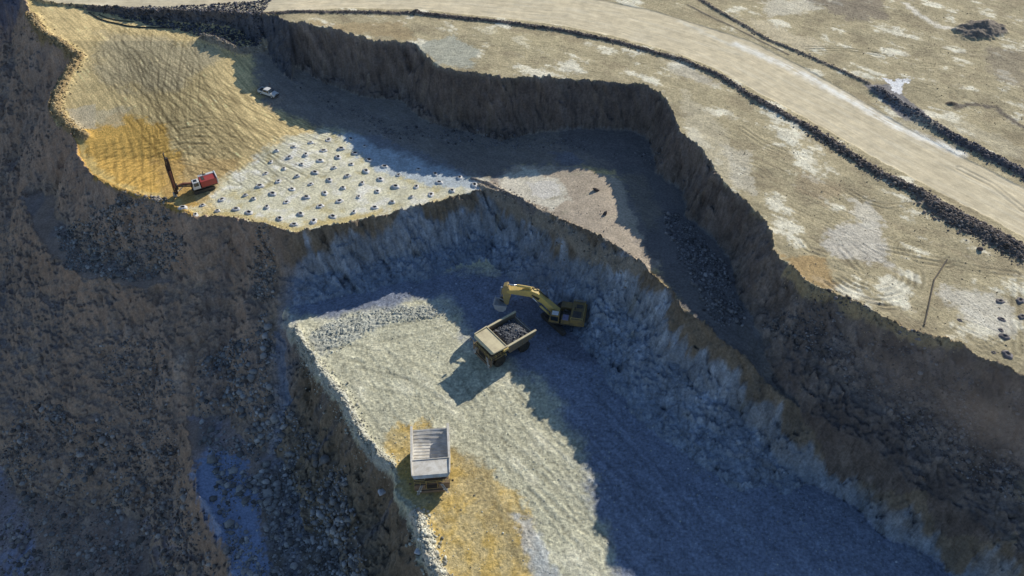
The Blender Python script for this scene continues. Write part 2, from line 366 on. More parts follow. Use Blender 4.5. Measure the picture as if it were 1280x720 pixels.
for px, c_, st, sd in [([(950,0),(1010,0),(1030,10),(990,18),(960,22)], (.66,.61,.48), .8, 265), ([(935,20),(965,30),(1040,60),(1000,62),(950,40)], (.60,.52,.36), .8, 266),
        ([(1010,0),(1100,0),(1110,25),(1060,25)], (.24,.20,.16), .7, 267), ([(1230,60),(1280,60),(1280,110),(1240,95)], (.26,.22,.17), .6, 268),
        ([(1080,150),(1200,150),(1280,185),(1280,200),(1190,165)], (.56,.51,.38), .4, 269),
        ([(520,55),(560,45),(600,60),(590,85),(545,78)], (.42,.43,.36), .8, 271), ([(600,35),(700,45),(690,75),(620,60)], (.52,.45,.28), .6, 272),
        ([(390,28),(500,28),(520,50),(430,38)], (.42,.32,.18), .7, 273), ([(850,110),(900,150),(930,240),(900,230),(860,170)], (.56,.50,.36), .6, 274),
        ([(1025,285),(1100,275),(1110,330),(1040,320)], (.62,.58,.50), .8, 275), ([(1060,245),(1090,250),(1105,290),(1075,285)], (.64,.60,.50), .8, 276),
        ([(1170,358),(1240,365),(1280,400),(1270,420),(1200,400)], (.66,.62,.52), .8, 277), ([(975,318),(1030,325),(1040,360),(1000,355)], (.44,.30,.14), .8, 278),
        ([(900,180),(935,190),(945,240),(920,240)], (.58,.54,.44), .6, 279), ([(1000,215),(1060,235),(1030,255),(990,235)], (.36,.28,.18), .6, 280),
        ([(840,70),(900,105),(900,112),(840,90)], (.60,.56,.46), .6, 281)]:
    mix(blob(px, zP, 1.5, 2.5, 4, sd) * st * pl * (1 - road), c_)

# ---- tyre tracks ---------------------------------------------------
def local(px_pts, pad):
    x0, x1 = px_pts[:, 0].min() - pad, px_pts[:, 0].max() + pad; y0, y1 = px_pts[:, 1].min() - pad, px_pts[:, 1].max() + pad
    i0, i1 = np.searchsorted(AX, [x0, x1]); j0, j1 = np.searchsorted(AY, [y0, y1])
    return slice(max(j0, 0), j1), slice(max(i0, 0), i1)
def smooth_pts(P, n=24):
    t = np.linspace(0, len(P) - 1, n); k = np.arange(len(P))
    return np.stack([np.interp(t, k, P[:, 0]), np.interp(t, k, P[:, 1])], 1).astype(F32)
def bez(a, b, c, n=14):
    t = np.linspace(0, 1, n)[:, None]; a, b, c = map(np.array, (a, b, c))
    return ((1 - t) ** 2 * a + 2 * t * (1 - t) * b + t * t * c).astype(F32)
def track(P, gauge=1.7, w=.32, depth=.07, dark=.2, lip=.04):
    sl = local(P, 3)
    x, y = X[sl], Y[sl]
    if x.size == 0: return
    d, s = polydist(P, x, y, closed=False)
    d = np.abs(d - gauge / 2) if gauge > 0 else d
    fade = .55 + .45 * perlin(s / 6, s * 0 + 3.3, 7)
    g = np.exp(-(d / w) ** 2) * fade; l = np.exp(-((d - 1.9 * w) / (.6 * w)) ** 2) * fade
    Z[sl] += (-depth * g + lip * l).astype(F32)
    C[sl] *= (1 - dark * g + dark * .35 * l)[..., None]
for k in range(120):      # sweep of tracks down the drilled bench
    a = (random.uniform(110, 250), random.uniform(30, 95)); c = (random.uniform(180, 430), random.uniform(165, 250))
    b = ((a[0] + c[0]) / 2 + random.uniform(-45, 10), (a[1] + c[1]) / 2 + random.uniform(-5, 30))
    A, B_, C_ = (at(*q, zB)[:2] for q in (a, b, c))
    track(bez(A, B_, C_), random.choice([1.7, 2.6, 3.4]), random.uniform(.14, .26), .006, random.uniform(.18, .42), .004)
for k in range(14):
    a = (random.uniform(105, 160), random.uniform(190, 245)); c = (random.uniform(230, 300), random.uniform(150, 240))
    A, B_, C_ = (at(*q, zB)[:2] for q in (a, ((a[0] + c[0]) / 2, min(a[1], c[1]) - 10), c))
    track(bez(A, B_, C_), 2.2, .3, .03, .3)
for k in range(40):      # light tracks over the upper ground, running with the road
    u = random.uniform(860, 1250); v = random.uniform(110, 430)
    if v < (u - 850) * .62 + 90: continue
    L = random.uniform(30, 110); sl_ = random.uniform(.35, .75)
    q = [(u, v), (u + L * .5, v + L * .5 * sl_ + random.uniform(-8, 8)), (u + L, v + L * sl_)]
    track(bez(*[at(*p_, zP)[:2] for p_ in q]), random.choice([1.7, 2.4]), .2, .05, random.uniform(.12, .3))
for k in range(40):
    u = random.uniform(900, 1280); v = random.uniform(-10, 150)
    if v > (u - 900) * .5 - 5: continue
    L = random.uniform(40, 140); sl_ = random.uniform(.0, .45)
    q = [(u, v), (u + L * .5, v + L * .5 * sl_ + random.uniform(-6, 6)), (u + L, v + L * sl_)]
    track(bez(*[at(*p_, zP)[:2] for p_ in q]), random.choice([1.7, 2.4]), .2, .05, random.uniform(.12, .28))
for k in range(22):
    u = random.uniform(530, 800); v = random.uniform(50, 95); L = random.uniform(30, 100)
    q = [(u, v), (u + L * .5, v + random.uniform(-6, 6)), (u + L, v + random.uniform(-3, 12))]
    track(bez(*[at(*p_, zP)[:2] for p_ in q]), 1.8, .2, .04, random.uniform(.08, .2))
for k in range(26):      # truck tracks across the pit floor
    u = random.uniform(580, 760); v = random.uniform(470, 560); L = random.uniform(60, 200)
    q = [(u, v), (u + L * .45, v + L * .5 + random.uniform(-15, 15)), (u + L, v + L * random.uniform(.9, 1.3))]
    track(bez(*[at(*p_, zF)[:2] for p_ in q]), random.choice([3.6, 0, 3.6]), random.uniform(.25, .45), .04, random.uniform(.1, .28), .03)
for q in ([(600,470),(560,520),(545,535)], [(590,480),(540,500),(450,470)], [(470,440),(520,500),(560,640)], [(430,440),(500,450),(570,500)], [(620,500),(600,560),(660,700)], [(575,540),(640,560),(720,640)], [(440,460),(470,520),(515,560)], [(590,470),(620,540),(700,600)], [(400,430),(480,420),(560,400)]):
    track(bez(*[at(*p_, zF)[:2] for p_ in q]), 3.7, .42, .05, .3, .03)
for pts in ([(1100,310),(1160,322),(1230,338),(1270,343)], [(1145,325),(1180,330),(1240,343)], [(1050,310),(1062,325),(1080,346)], [(1060,238),(1080,250),(1110,258),(1135,255)],
            [(880,215),(905,235),(930,252)], [(925,160),(955,180),(980,190)], [(1200,210),(1240,230),(1280,262)], [(1270,355),(1268,400),(1272,440)], [(1000,300),(1010,312),(1030,318)],
            [(1010,63),(1040,62),(1080,64),(1105,70)], [(1005,60),(1050,60),(1095,68)]):
    track(smooth_pts(W(pts, zP)), 1.2, .28, .1, .42)
def rings(u, v, zf, r0, r1, per, a0, a1, dark=.25, dz=.09, ell=1.0):
    """scraped arcs left by a turning machine"""
    p = at(u, v, zf); sl = local(np.array([p[:2]], F32), r1 + 2)
    x, y = X[sl] - p[0], (Y[sl] - p[1]) / ell
    r = np.hypot(x, y) + fbm(X[sl], Y[sl], 3, 2, 301) * .35; a = np.degrees(np.arctan2(y, x)) % 360
    m = sstep(r, r0, r0 + .8) * (1 - sstep(r, r1 - 1.2, r1)) * sstep(a, a0, a0 + 15) * (1 - sstep(a, a1 - 15, a1)) * np.clip(.55 + 1.2 * fbm(X[sl], Y[sl], 3.5, 3, 303), 0, 1.2)
    w_ = np.sin(r * 2 * np.pi / per)
    Z[sl] += (dz * w_ * m).astype(F32); C[sl] *= (1 - dark * (.5 - .5 * w_) * m)[..., None]
rings(1085, 338, zP, 3.5, 10.5, 1.15, 190, 372, .38, .08, .95)
rings(1160, 315, zP, 2, 7, .7, 60, 200, .35, .06, .7)
rings(1215, 405, zP, 3, 9, 1.1, 250, 390, .2, .05)
rings(1150, 300, zP, 3, 9, 1.0, 270, 360, .25, .06)
rings(160, 85, zB, 3, 8, 1.3, 0, 120, .25, .03); rings(205, 62, zB, 1.5, 6, 1.2, 20, 140, .25, .03)
rings(130, 120, zB, 3, 9, 1.3, -1, 100, .25, .03); rings(1150, 128, zP, 4, 10, 1.3, 0, 120, .14, .03); rings(1170, 112, zP, 2, 7, 1.6, 300, 361, .25, .08)
rings(930, 225, zP, 2, 7, 1.3, -1, 90, .22, .07); 
# ripping marks on the ochre corner of the bench
m = blob([(92,190),(150,165),(200,180),(215,215),(170,240),(125,225)], zB, 1.2, 1.5, 3, 311) * bb
rip = np.sin((X * .93 + Y * .36 + n_mid * .5) * 2 * np.pi / 1.9)
m = m * sstep(n_mid, -.5, .5); Z += (m * rip * .06).astype(F32); mul(1 - m * (.5 - .5 * rip) * .2)
mul(1 + .13 * np.clip(pl + bb * sstep(-X, 10, 30), 0, 1) * (1 - .5 * road)); mul(1 + .10 * fm)
# fine tint variation everywhere
mul(1 + .06 * n_12)
C = np.clip(C, .01, .95)

def height(x, y):
    i = np.clip(np.searchsorted(AX, x) - 1, 0, NX - 2); j = np.clip(np.searchsorted(AY, y) - 1, 0, NY - 2)
    tx = (x - AX[i]) / (AX[i + 1] - AX[i]); ty = (y - AY[j]) / (AY[j + 1] - AY[j])
    return (Z[j, i] * (1 - tx) + Z[j, i + 1] * tx) * (1 - ty) + (Z[j + 1, i] * (1 - tx) + Z[j + 1, i + 1] * tx) * ty
def on_ground(u, v, guess=0.0):
    """first ground hit of the sight line through photo point (u, v)"""
    for z in np.arange(36, -34, -.1):
        p = ray_point(u, v, z)
        if height(p[0], p[1]) >= z: return p
    return ray_point(u, v, guess)
def level_pad(x, y, r, z=None):
    """flatten the ground under a machine"""
    global Z
    d = np.hypot(X - x, Y - y); m = 1 - sstep(d, r * .75, r * 1.2)
    z = float(np.mean(Z[d < r])) if z is None else z
    Z = (Z * (1 - m * .85) + z * m * .85).astype(F32); return z

# ------------------------------------------------------------------ materials
def nodes_of(m):
    m.use_nodes = True; nt = m.node_tree; return nt, nt.nodes.get('Principled BSDF')
def ground_material(name, bump=.5, rough=.95, lo=.72, hi=1.25):
    m = bpy.data.materials.new(name); nt, b = nodes_of(m); N = nt.nodes; L = nt.links
    at_ = N.new('ShaderNodeAttribute'); at_.attribute_name = 'Col'
    tc = N.new('ShaderNodeTexCoord')
    n1 = N.new('ShaderNodeTexNoise'); n1.inputs['Scale'].default_value = 2.2; n1.inputs['Detail'].default_value = 6; n1.inputs['Roughness'].default_value = .65
    n2 = N.new('ShaderNodeTexNoise'); n2.inputs['Scale'].default_value = .45; n2.inputs['Detail'].default_value = 5
    for n in (n1, n2): L.new(tc.outputs['Object'], n.inputs['Vector'])
    mr = N.new('ShaderNodeMapRange'); mr.inputs[1].default_value = .3; mr.inputs[2].default_value = .7; mr.inputs[3].default_value = lo; mr.inputs[4].default_value = hi
    L.new(n1.outputs[0], mr.inputs[0])
    mr2 = N.new('ShaderNodeMapRange'); mr2.inputs[1].default_value = .3; mr2.inputs[2].default_value = .7; mr2.inputs[3].default_value = .86; mr2.inputs[4].default_value = 1.12
    L.new(n2.outputs[0], mr2.inputs[0])
    mu = N.new('ShaderNodeMath'); mu.operation = 'MULTIPLY'; L.new(mr.outputs[0], mu.inputs[0]); L.new(mr2.outputs[0], mu.inputs[1])
    vm = N.new('ShaderNodeVectorMath'); vm.operation = 'SCALE'; L.new(at_.outputs['Color'], vm.inputs[0]); L.new(mu.outputs[0], vm.inputs['Scale'])
    L.new(vm.outputs[0], b.inputs['Base Color'])
    n3 = N.new('ShaderNodeTexNoise'); n3.inputs['Scale'].default_value = 3.2; n3.inputs['Detail'].default_value = 8; n3.inputs['Roughness'].default_value = .7
    L.new(tc.outputs['Object'], n3.inputs['Vector'])
    bp = N.new('ShaderNodeBump'); bp.inputs['Strength'].default_value = bump; bp.inputs['Distance'].default_value = .25
    L.new(n3.outputs[0], bp.inputs['Height']); L.new(bp.outputs[0], b.inputs['Normal'])
    b.inputs['Roughness'].default_value = rough; b.inputs['Specular IOR Level'].default_value = .15
    return m
def solid(name, col, rough=.6, metal=0, dirt=None, amt=.5, scale=1.5, spec=.4):
    m = bpy.data.materials.new(name); nt, b = nodes_of(m); N = nt.nodes; L = nt.links
    tc = N.new('ShaderNodeTexCoord'); n = N.new('ShaderNodeTexNoise'); n.inputs['Scale'].default_value = scale; n.inputs['Detail'].default_value = 7; n.inputs['Roughness'].default_value = .65
    L.new(tc.outputs['Object'], n.inputs['Vector'])
    cr = N.new('ShaderNodeValToRGB'); cr.color_ramp.elements[0].position = .35; cr.color_ramp.elements[1].position = .68
    d = dirt or tuple(c * .7 for c in col)
    cr.color_ramp.elements[0].color = (*col, 1); cr.color_ramp.elements[1].color = tuple(col[i] * (1 - amt) + d[i] * amt for i in range(3)) + (1,)
    L.new(n.outputs[0], cr.inputs[0]); L.new(cr.outputs[0], b.inputs['Base Color'])
    b.inputs['Roughness'].default_value = rough; b.inputs['Metallic'].default_value = metal; b.inputs['Specular IOR Level'].default_value = spec
    return m
GROUND = ground_material('earth_and_rock', .75, .95, .66, 1.3)
ROADM = ground_material('graded_gravel', .25, .95, .93, 1.06)
ROCKM = ground_material('loose_rock', .35)

# ------------------------------------------------------------------ object helpers
def tag(o, label=None, cat=None, group=None, kind=None):
    if label: o['label'] = label
    if cat: o['category'] = cat
    if group: o['group'] = group
    if kind: o['kind'] = kind
    return o
def mesh_from_arrays(name, co, faces_flat, nper, mat, cols=None, parent=None):
    me = bpy.data.meshes.new(name); nf = len(faces_flat) // nper
    me.vertices.add(len(co)); me.vertices.foreach_set('co', np.ascontiguousarray(co, dtype=F32).ravel())
    me.loops.add(len(faces_flat)); me.loops.foreach_set('vertex_index', faces_flat.astype(np.int32))
    me.polygons.add(nf); me.polygons.foreach_set('loop_start', np.arange(0, nf * nper, nper, dtype=np.int32))
    me.update(calc_edges=True)
    if cols is not None:
        a = me.color_attributes.new('Col', 'FLOAT_COLOR', 'POINT')
        c4 = np.ones((len(co), 4), F32); c4[:, :3] = cols; a.data.foreach_set('color', c4.ravel())
    me.materials.append(mat)
    o = bpy.data.objects.new(name, me); COL.objects.link(o)
    if parent: o.parent = parent
    return o

def build_terrain():
    global Z, C
    # small sideways shove on steep rock so that ledges catch the light
    gy, gx = np.gradient(Z, AY, AX); sl = np.sqrt(gx * gx + gy * gy) + 1e-6
    k = sstep(sl, .6, 1.4) * fbm(X + Z * .6, Y - Z * .8, 1.7, 3, 401) * .55
    ZX = X - gx / sl * k; ZY = Y - gy / sl * k
    co = np.stack([ZX, ZY, Z], -1).reshape(-1, 3); cc = C.reshape(-1, 3)
    idx = np.arange(NX * NY).reshape(NY, NX)
    q = np.stack([idx[:-1, :-1], idx[:-1, 1:], idx[1:, 1:], idx[1:, :-1]], -1)
    cat = np.full(X.shape, 4)                      # 4 = pit walls and lower slopes
    cat[inP] = 3; cat[(dB < 0) & ~inP & (reg == 1)] = 2; cat[(dF < 0) & (reg == 2)] = 1; cat[road > .5] = 0
    qc = cat[:-1, :-1]
    for i, (nm, lb) in enumerate([('haul_road', 'wide pale graded haul road curving along the top of the pit'), ('pit_floor', 'grey green rock floor of the pit where the trucks load'),
              ('drilled_bench', 'tan middle bench carrying the drill rig and the rows of drill cuttings'), ('upper_ground', 'tan scraped ground around the haul road above the pit'),
              ('pit_walls', 'dark stepped rock walls and lower slopes of the pit')]):
        f = q[qc == i].ravel()
        used, inv = np.unique(f, return_inverse=True)
        o = mesh_from_arrays(nm, co[used], inv, 4, ROADM if nm == 'haul_road' else GROUND, cc[used])
        tag(o, lb, kind='structure')

# ------------------------------------------------------------------ rocks
def ico(sub):
    bm = bmesh.new(); bmesh.ops.create_icosphere(bm, subdivisions=sub, radius=1.0)
    v = np.array([x.co[:] for x in bm.verts], F32); f = np.array([[l.index for l in p.verts] for p in bm.faces], np.int32); bm.free(); return v, f
def rock_variant(sub, rng):
    v, f = ico(sub); v = v.copy()
    for _ in range(7):                           # chop flat facets
        n = rng.normal(size=3); n /= np.linalg.norm(n); c = rng.uniform(.45, .8)
        d = v @ n; v -= np.outer(np.maximum(d - c, 0), n)
    v += rng.normal(size=v.shape) * .03
    v *= rng.uniform(.6, 1.15, 3); return v.astype(F32), f
ROCKS1 = [rock_variant(1, RNG) for _ in range(1)] ; ROCKS1 = [rock_variant(2 if False else 1, RNG) for _ in range(8)]
ROCKS2 = [rock_variant(2, RNG) for _ in range(6)]
def rot_mats(n, rng):
    q = rng.normal(size=(n, 4)); q /= np.linalg.norm(q, axis=1)[:, None]; w, x, y, z = q.T
    return np.stack([np.stack([1-2*(y*y+z*z), 2*(x*y-z*w), 2*(x*z+y*w)], -1), np.stack([2*(x*y+z*w), 1-2*(x*x+z*z), 2*(y*z-x*w)], -1), np.stack([2*(x*z-y*w), 2*(y*z+x*w), 1-2*(x*x+y*y)], -1)], 1).astype(F32)
def rubble(name, px_, py_, size, col, label, colvar=.25, sink=.25, zs=None, cat='rubble', parent=None, raw=False):
    n = len(px_)
    R = rot_mats(n, RNG); zz = height(px_, py_) if zs is None else zs
    vs, fs, cs = [], [], []; off = 0
    col = np.array(col, F32)
    for i, (v, f) in enumerate(ROCKS1):
        ii = np.arange(i, n, len(ROCKS1))
        if len(ii) == 0: continue
        p = np.einsum('nij,vj->nvi', R[ii], v) * size[ii][:, None, None]
        p[:, :, 2] *= .8
        p[:, :, 0] += px_[ii][:, None]; p[:, :, 1] += py_[ii][:, None]; p[:, :, 2] += (zz[ii] + size[ii] * (.35 - sink))[:, None]
        m = len(ii); vs.append(p.reshape(-1, 3)); fs.append((f[None] + (np.arange(m) * len(v))[:, None, None] + off).reshape(-1)); off += m * len(v)
        k = (1 + RNG.normal(size=(m, 1)) * colvar).clip(.4, 1.9); c0 = (col if col.ndim == 1 else col[ii]) * k
        cs.append(np.repeat(c0, len(v), axis=0))
    if raw: return np.concatenate(vs), np.concatenate(fs), np.concatenate(cs)
    o = mesh_from_arrays(name, np.concatenate(vs), np.concatenate(fs), 3, ROCKM, np.concatenate(cs), parent)
    tag(o, label, cat, kind='stuff'); return o
def sizes(n, a, b, p=2.6):
    u = RNG.random(n); return (a * (1 - u + u * (a / b) ** p) ** (-1 / p)).astype(F32)
def scatter(poly_px, zf, n, clump=None, soft=2.0, seed=500):
    P = W(poly_px, zf); x0, y0 = P.min(0); x1, y1 = P.max(0)
    x = RNG.uniform(x0, x1, n * 3).astype(F32); y = RNG.uniform(y0, y1, n * 3).astype(F32)
    d, _ = polydist(P, x, y); d = d + fbm(x, y, 6, 3, seed) * soft
    k = d < 0
    if clump is not None: k &= RNG.random(len(x)) < np.clip(.5 + clump * fbm(x, y, 7, 3, seed + 5), .03, 1)
    x, y = x[k][:n], y[k][:n]; return x, y
def along(px, zf, n, w):
    P = W(px, zf); seg = np.hypot(*(P[1:] - P[:-1]).T); s = np.concatenate([[0], np.cumsum(seg)])
    t = RNG.uniform(0, s[-1], n); x = np.interp(t, s, P[:, 0]); y = np.interp(t, s, P[:, 1])
    return (x + RNG.normal(size=n) * w).astype(F32), (y + RNG.normal(size=n) * w).astype(F32)

def build_rubble():
    def do(label, col, sets, var=.25, name='rubble'):
        x = np.concatenate([s[0] for s in sets]); y = np.concatenate([s[1] for s in sets]); z = np.concatenate([s[2] for s in sets])
        rubble(name, x, y, z, col, label, var)
    def S(xy, a, b, p=2.6): return (xy[0], xy[1], sizes(len(xy[0]), a, b, p))
    do('blue grey broken rock strewn over the lower left bench', (.30, .29, .28), [
        S(scatter(LB_PX[6:9] + [(240,480),(350,440),(370,540),(430,600),(450,730),(300,730)], -14, 6500, 1.6, 2, 501), .16, 1.3, 1.8),
        S(scatter([(330,600),(430,600),(470,740),(340,740)], -14, 1200, .9, 2, 502), .2, .9, 1.7)], .35)
    do('dark rock pile on the ledge below the drill rig', (.29, .265, .24), [
        S(scatter([(70,285),(130,290),(230,300),(240,345),(160,355),(80,340)], 0, 3500, .5, 2, 503), .15, .75, 1.9),
        S(scatter([(320,318),(345,316),(340,360),(310,355)], 4, 700, .4, 2, 504), .15, .6, 2)], .35)
    do('dark rubble covering the lowest slope at the bottom left', (.31, .275, .245), [
        S(scatter([(0,540),(60,530),(160,560),(230,600),(270,700),(280,740),(-10,740)], -26, 6000, 1.3, 3, 505), .14, 1.1, 1.8),
        S(scatter([(140,470),(230,480),(230,600),(170,580)], -20, 2000, .8, 3, 506), .14, .7, 2.0)], .35)
    do('pale broken rock heaped along the edge of the lit pit floor', (.52, .51, .43), [
        S(along([(370,413),(379,434),(399,463),(414,482),(430,499),(442,524),(457,553),(471,568),(488,582)], 0, 2300, .75), .1, .5, 2.2),
        S(along([(520,645),(528,665),(536,690),(550,722),(570,760)], 0, 1300, .95), .12, .65, 2.0),
        S(along([(375,430),(400,475),(430,515),(460,570)], -1.5, 500, 1.3), .1, .4, 2.4)], .3)
    do('brown rubble windrow along the left edge of the drilled bench', (.34, .27, .16), [
        S(along(BW, zB, 2600, .95), .12, .5, 2.2), S(along([(150,238),(200,251),(240,268),(300,273),(360,287)], zB, 500, .5), .08, .3, 2.4)], .3)
    do('dark rocks of the berm along the lower side of the haul road', (.185, .16, .145), [
        S(along(BERM_LO[:7], zP, 2600, .6), .1, .42, 2.4), S(along(BERM_LO[5:13], zP, 3200, .65), .1, .42, 2.4),
        S(along(BERM_LO[12:], zP, 3600, .85), .13, .6, 2.3), S(along([(1165,260),(1190,277),(1225,294),(1280,324)], zP, 1100, 1.2), .12, .5, 2.3)], .4)
    do('dark rocks of the berm on the far side of the haul road', (.15, .14, .15), [S(along(BERM_HI, zP, 2200, .9), .12, .5, 2.4), S(along([(870,-4),(905,18),(960,50),(1000,66),(1085,104)], zP, 900, .5), .08, .3, 2.4)], .35)
    do('dark rubble on the embankment under the haul road at the upper left', (.12, .118, .13), [
        S(scatter([(120,12),(220,17),(345,25),(330,60),(285,58),(240,42),(180,30)], zB, 4200, None, .6, 507), .15, .7, 2.0)], .4)
    do('dark broken rock along the foot of the high wall', (.20, .19, .19), [
        S(scatter([(455,160),(500,170),(720,190),(820,215),(840,205),(700,175),(500,150)], 13, 2600, .8, 2, 508), .12, .6, 2.1),
        S(scatter([(345,90),(420,135),(500,160),(480,140),(400,110)], 14, 1300, .6, 2, 516), .12, .5, 2.1),
        S(scatter([(820,270),(850,280),(900,340),(930,420),(900,420),(860,370)], 12, 2600, .6, 2, 509), .15, .7, 2.1),
        S(scatter([(940,420),(1040,490),(1160,570),(1280,640),(1280,560),(1150,500),(1020,430)], 12, 6500, .7, 2, 510), .12, .6, 2.1)], .35)
    do('scattered stones at the foot of the blue grey wall around the pit floor', (.30, .33, .38), [
        S(scatter([(380,350),(620,335),(760,395),(900,520),(1050,630),(1170,730),(1090,730),(960,620),(830,490),(740,430),(600,360),(380,380)], 0, 7000, .8, 2, 511), .07, .38, 2.3)], .4)
    do('small stones scattered over the pit floor', (.42, .43, .38), [
        S(scatter([(390,400),(600,390),(760,460),(1000,600),(1100,730),(560,730),(500,590),(400,440)], 0, 5200, .7, 2, 512), .05, .22, 2.6),
        S(scatter([(390,415),(430,392),(560,378),(580,395),(470,405),(410,450)], 0, 2600, .4, 1, 513), .09, .34, 2.4)], .3)
    do('loose stones on the rim of the middle bench', (.34, .30, .25), [
        S(along([(595,228),(640,246),(700,278),(750,304),(805,335)], zB, 1400, .8), .08, .4, 2.3), S(along([(255,48),(300,66),(330,62)], zB, 700, .9), .1, .55, 2.2),
        S(scatter([(720,230),(790,300),(780,310),(720,270)], zB, 120, .5, 2, 514), .08, .3, 2.4)], .35)
    do('small stones over the scraped upper ground', (.36, .30, .21), [
        S(scatter([(860,110),(1000,180),(1280,330),(1280,460),(1100,385),(980,320),(930,240)], zP, 2600, .9, 2, 515), .05, .2, 2.6),
        S(along([(985,335),(1012,360),(1040,368),(1090,392),(1130,415),(1200,432)], zP, 900, .6), .08, .35, 2.3),
        S(scatter([(1000,0),(1280,0),(1280,180),(1100,90)], zP, 2200, .9, 2, 517), .05, .25, 2.6)], .3)
    # boulders one can pick out
    k = 0
    def boulder(u, v, r, col, label, group=None, mats={}):
        nonlocal k
        p = on_ground(u, v); vv, f = ROCKS2[k % len(ROCKS2)]; k += 1
        R = rot_mats(1, RNG)[0]; q = vv @ R.T * r; q[:, 2] *= .8
        o = mesh_from_arrays('boulder', q, f.ravel(), 3, ROCKM, np.tile(np.array(col, F32), (len(q), 1)))
        o.location = (p[0], p[1], p[2] + r * .3); tag(o, label, 'boulder', group)
    boulder(477, 616, .85, (.62, .64, .68), 'white boulder on the dark slope left of the empty haul truck')
    boulder(522, 691, .75, (.62, .64, .68), 'white boulder in the pale rubble at the bottom edge of the pit floor')
    boulder(745, 238, .8, (.07, .06, .06), 'dark round boulder alone on the sunlit part of the middle bench')
    boulder(1226 - 470, 268, .7, (.09, .08, .08), 'dark boulder beside the shadow edge on the middle bench')
    boulder(1225, 312, .7, (.14, .12, .12), 'dark boulder at the end of the road berm')
    for u, v in [(101,592),(107,600),(94,607),(88,596),(73,680),(66,668),(35,625),(180,612),(174,604),(250,555),(263,551),(327,601),(326,628),(307,626),(385,608),(395,580),(363,583),(331,562),(352,545),(380,630),(318,540),(305,520),(270,500),
                    (402,580),(390,560),(362,640),(375,660),(341,670),(420,690),(400,700),(150,345),(165,350),(187,348),(120,325)]:
        boulder(u, v, random.uniform(.7, 1.15), (.22, .21, .20), 'large dark angular boulder lying in the rubble of the lower left slopes', 'boulders in the rubble of the lower left slopes')

# ------------------------------------------------------------------ drill cuttings
def cutting_pile(x, y, r, h, zc, col, colb, label, group, cat='cuttings pile'):
    n, m = 22, 6; vs = [(0, 0, h * .35)]; cs = [colb]
    ph = random.uniform(0, 6)
    sv = random.uniform(.82, 1.05)
    for j in range(1, m + 1):
        t = j / m
        for i in range(n):
            a = i / n * 2 * math.pi; rr = r * t * (1 + .16 * math.sin(2 * a + ph) + .09 * math.sin(5 * a + ph * 2) + random.uniform(-.05, .05))
            # volcano profile: a small hole in the middle, a rim, then the apron
            z = h * (1 - ((t - .5) / .5) ** 1.2) if t > .5 else h * (.25 + .75 * t / .5)
            vs.append((rr * math.cos(a), rr * math.sin(a), z - (.06 if j == m else 0) + random.uniform(-.03, .03) * (j < m)))
            w = sstep(np.float32(t), .55, .95); cs.append(tuple(np.array(colb) * .9) if j <= 2 else tuple(np.array(col) * sv * (1 - w * .35) * random.uniform(.9, 1.06)))
    f = []
    for i in range(n): f.append((0, 1 + i, 1 + (i + 1) % n))
    me_f = list(f)
    for j in range(m - 1):
        for i in range(n):
            a = 1 + j * n + i; b = 1 + j * n + (i + 1) % n; me_f += [(a, a + n, b + n), (a, b + n, b)]
    fl = np.array(me_f, np.int32).ravel()
    o = mesh_from_arrays('drill_cuttings_pile', np.array(vs, F32), fl, 3, ROCKM, np.array(cs, F32))
    o.location = (x, y, zc); tag(o, label, cat, group); return o
CA = [(600,182),(703,158),(805,133),(912,116),(678,222),(777,205),(882,180),(567,250),(752,264),(862,242),(945,284),(646,290),(831,311),(535,318),(724,335),(918,356),(611,365),(806,382),(499,393),(693,411),(890,435),(577,440),(414,450),(463,470),(779,460),(660,490),(272,474),(156,508),(37,524),(862,514),(357,532),(543,519),(247,543),(115,567),(435,553),(745,562),(938,576),(620,589),(824,605),(705,623)]
CB = [(88,112),(170,155),(28,170),(112,198),(10,220),(197,236),(90,263),(288,277),(178,304),(66,333),(263,352),(373,327),(492,294),(593,322),(739,343),(155,377),(354,397),(616,372),(479,398),(828,388),(40,405),(246,426),(694,422),(567,444),(134,457),(449,460),(18,485),(335,490),(229,523),(105,551)]
def build_piles():
    lab = 'small pale cone of drill cuttings in the rows on the sunlit bench'
    for q in [(220 + a / 4.8, 150 + b / 4.8) for a, b in CA] + [(420 + a / 4.8, 150 + b / 4.8) for a, b in CB]:
        p = on_ground(q[0] + .6, q[1] + 1.0)
        cutting_pile(p[0], p[1], random.uniform(.62, 1.0), random.uniform(.3, .5), p[2] - .02, (.80, .79, .78), (.10, .095, .09), lab, 'drill cuttings cones on the bench')
    for a, b, s in [(620,304,1.1),(520,308,1),(528,398,.9),(542,485,1.2),(557,574,1.25),(630,385,1),(318,403,.7),(487,563,.6),(525,452,.7)]:
        p = on_ground(1120 + a / 4, 300 + b / 4)
        cutting_pile(p[0], p[1], 1.0 * s * .75, .3 * s, p[2] - .02, (.30, .27, .27), (.16, .15, .15), 'low dark grey heap of cuttings on the upper ground near the right edge', 'dark cuttings heaps on the upper ground')

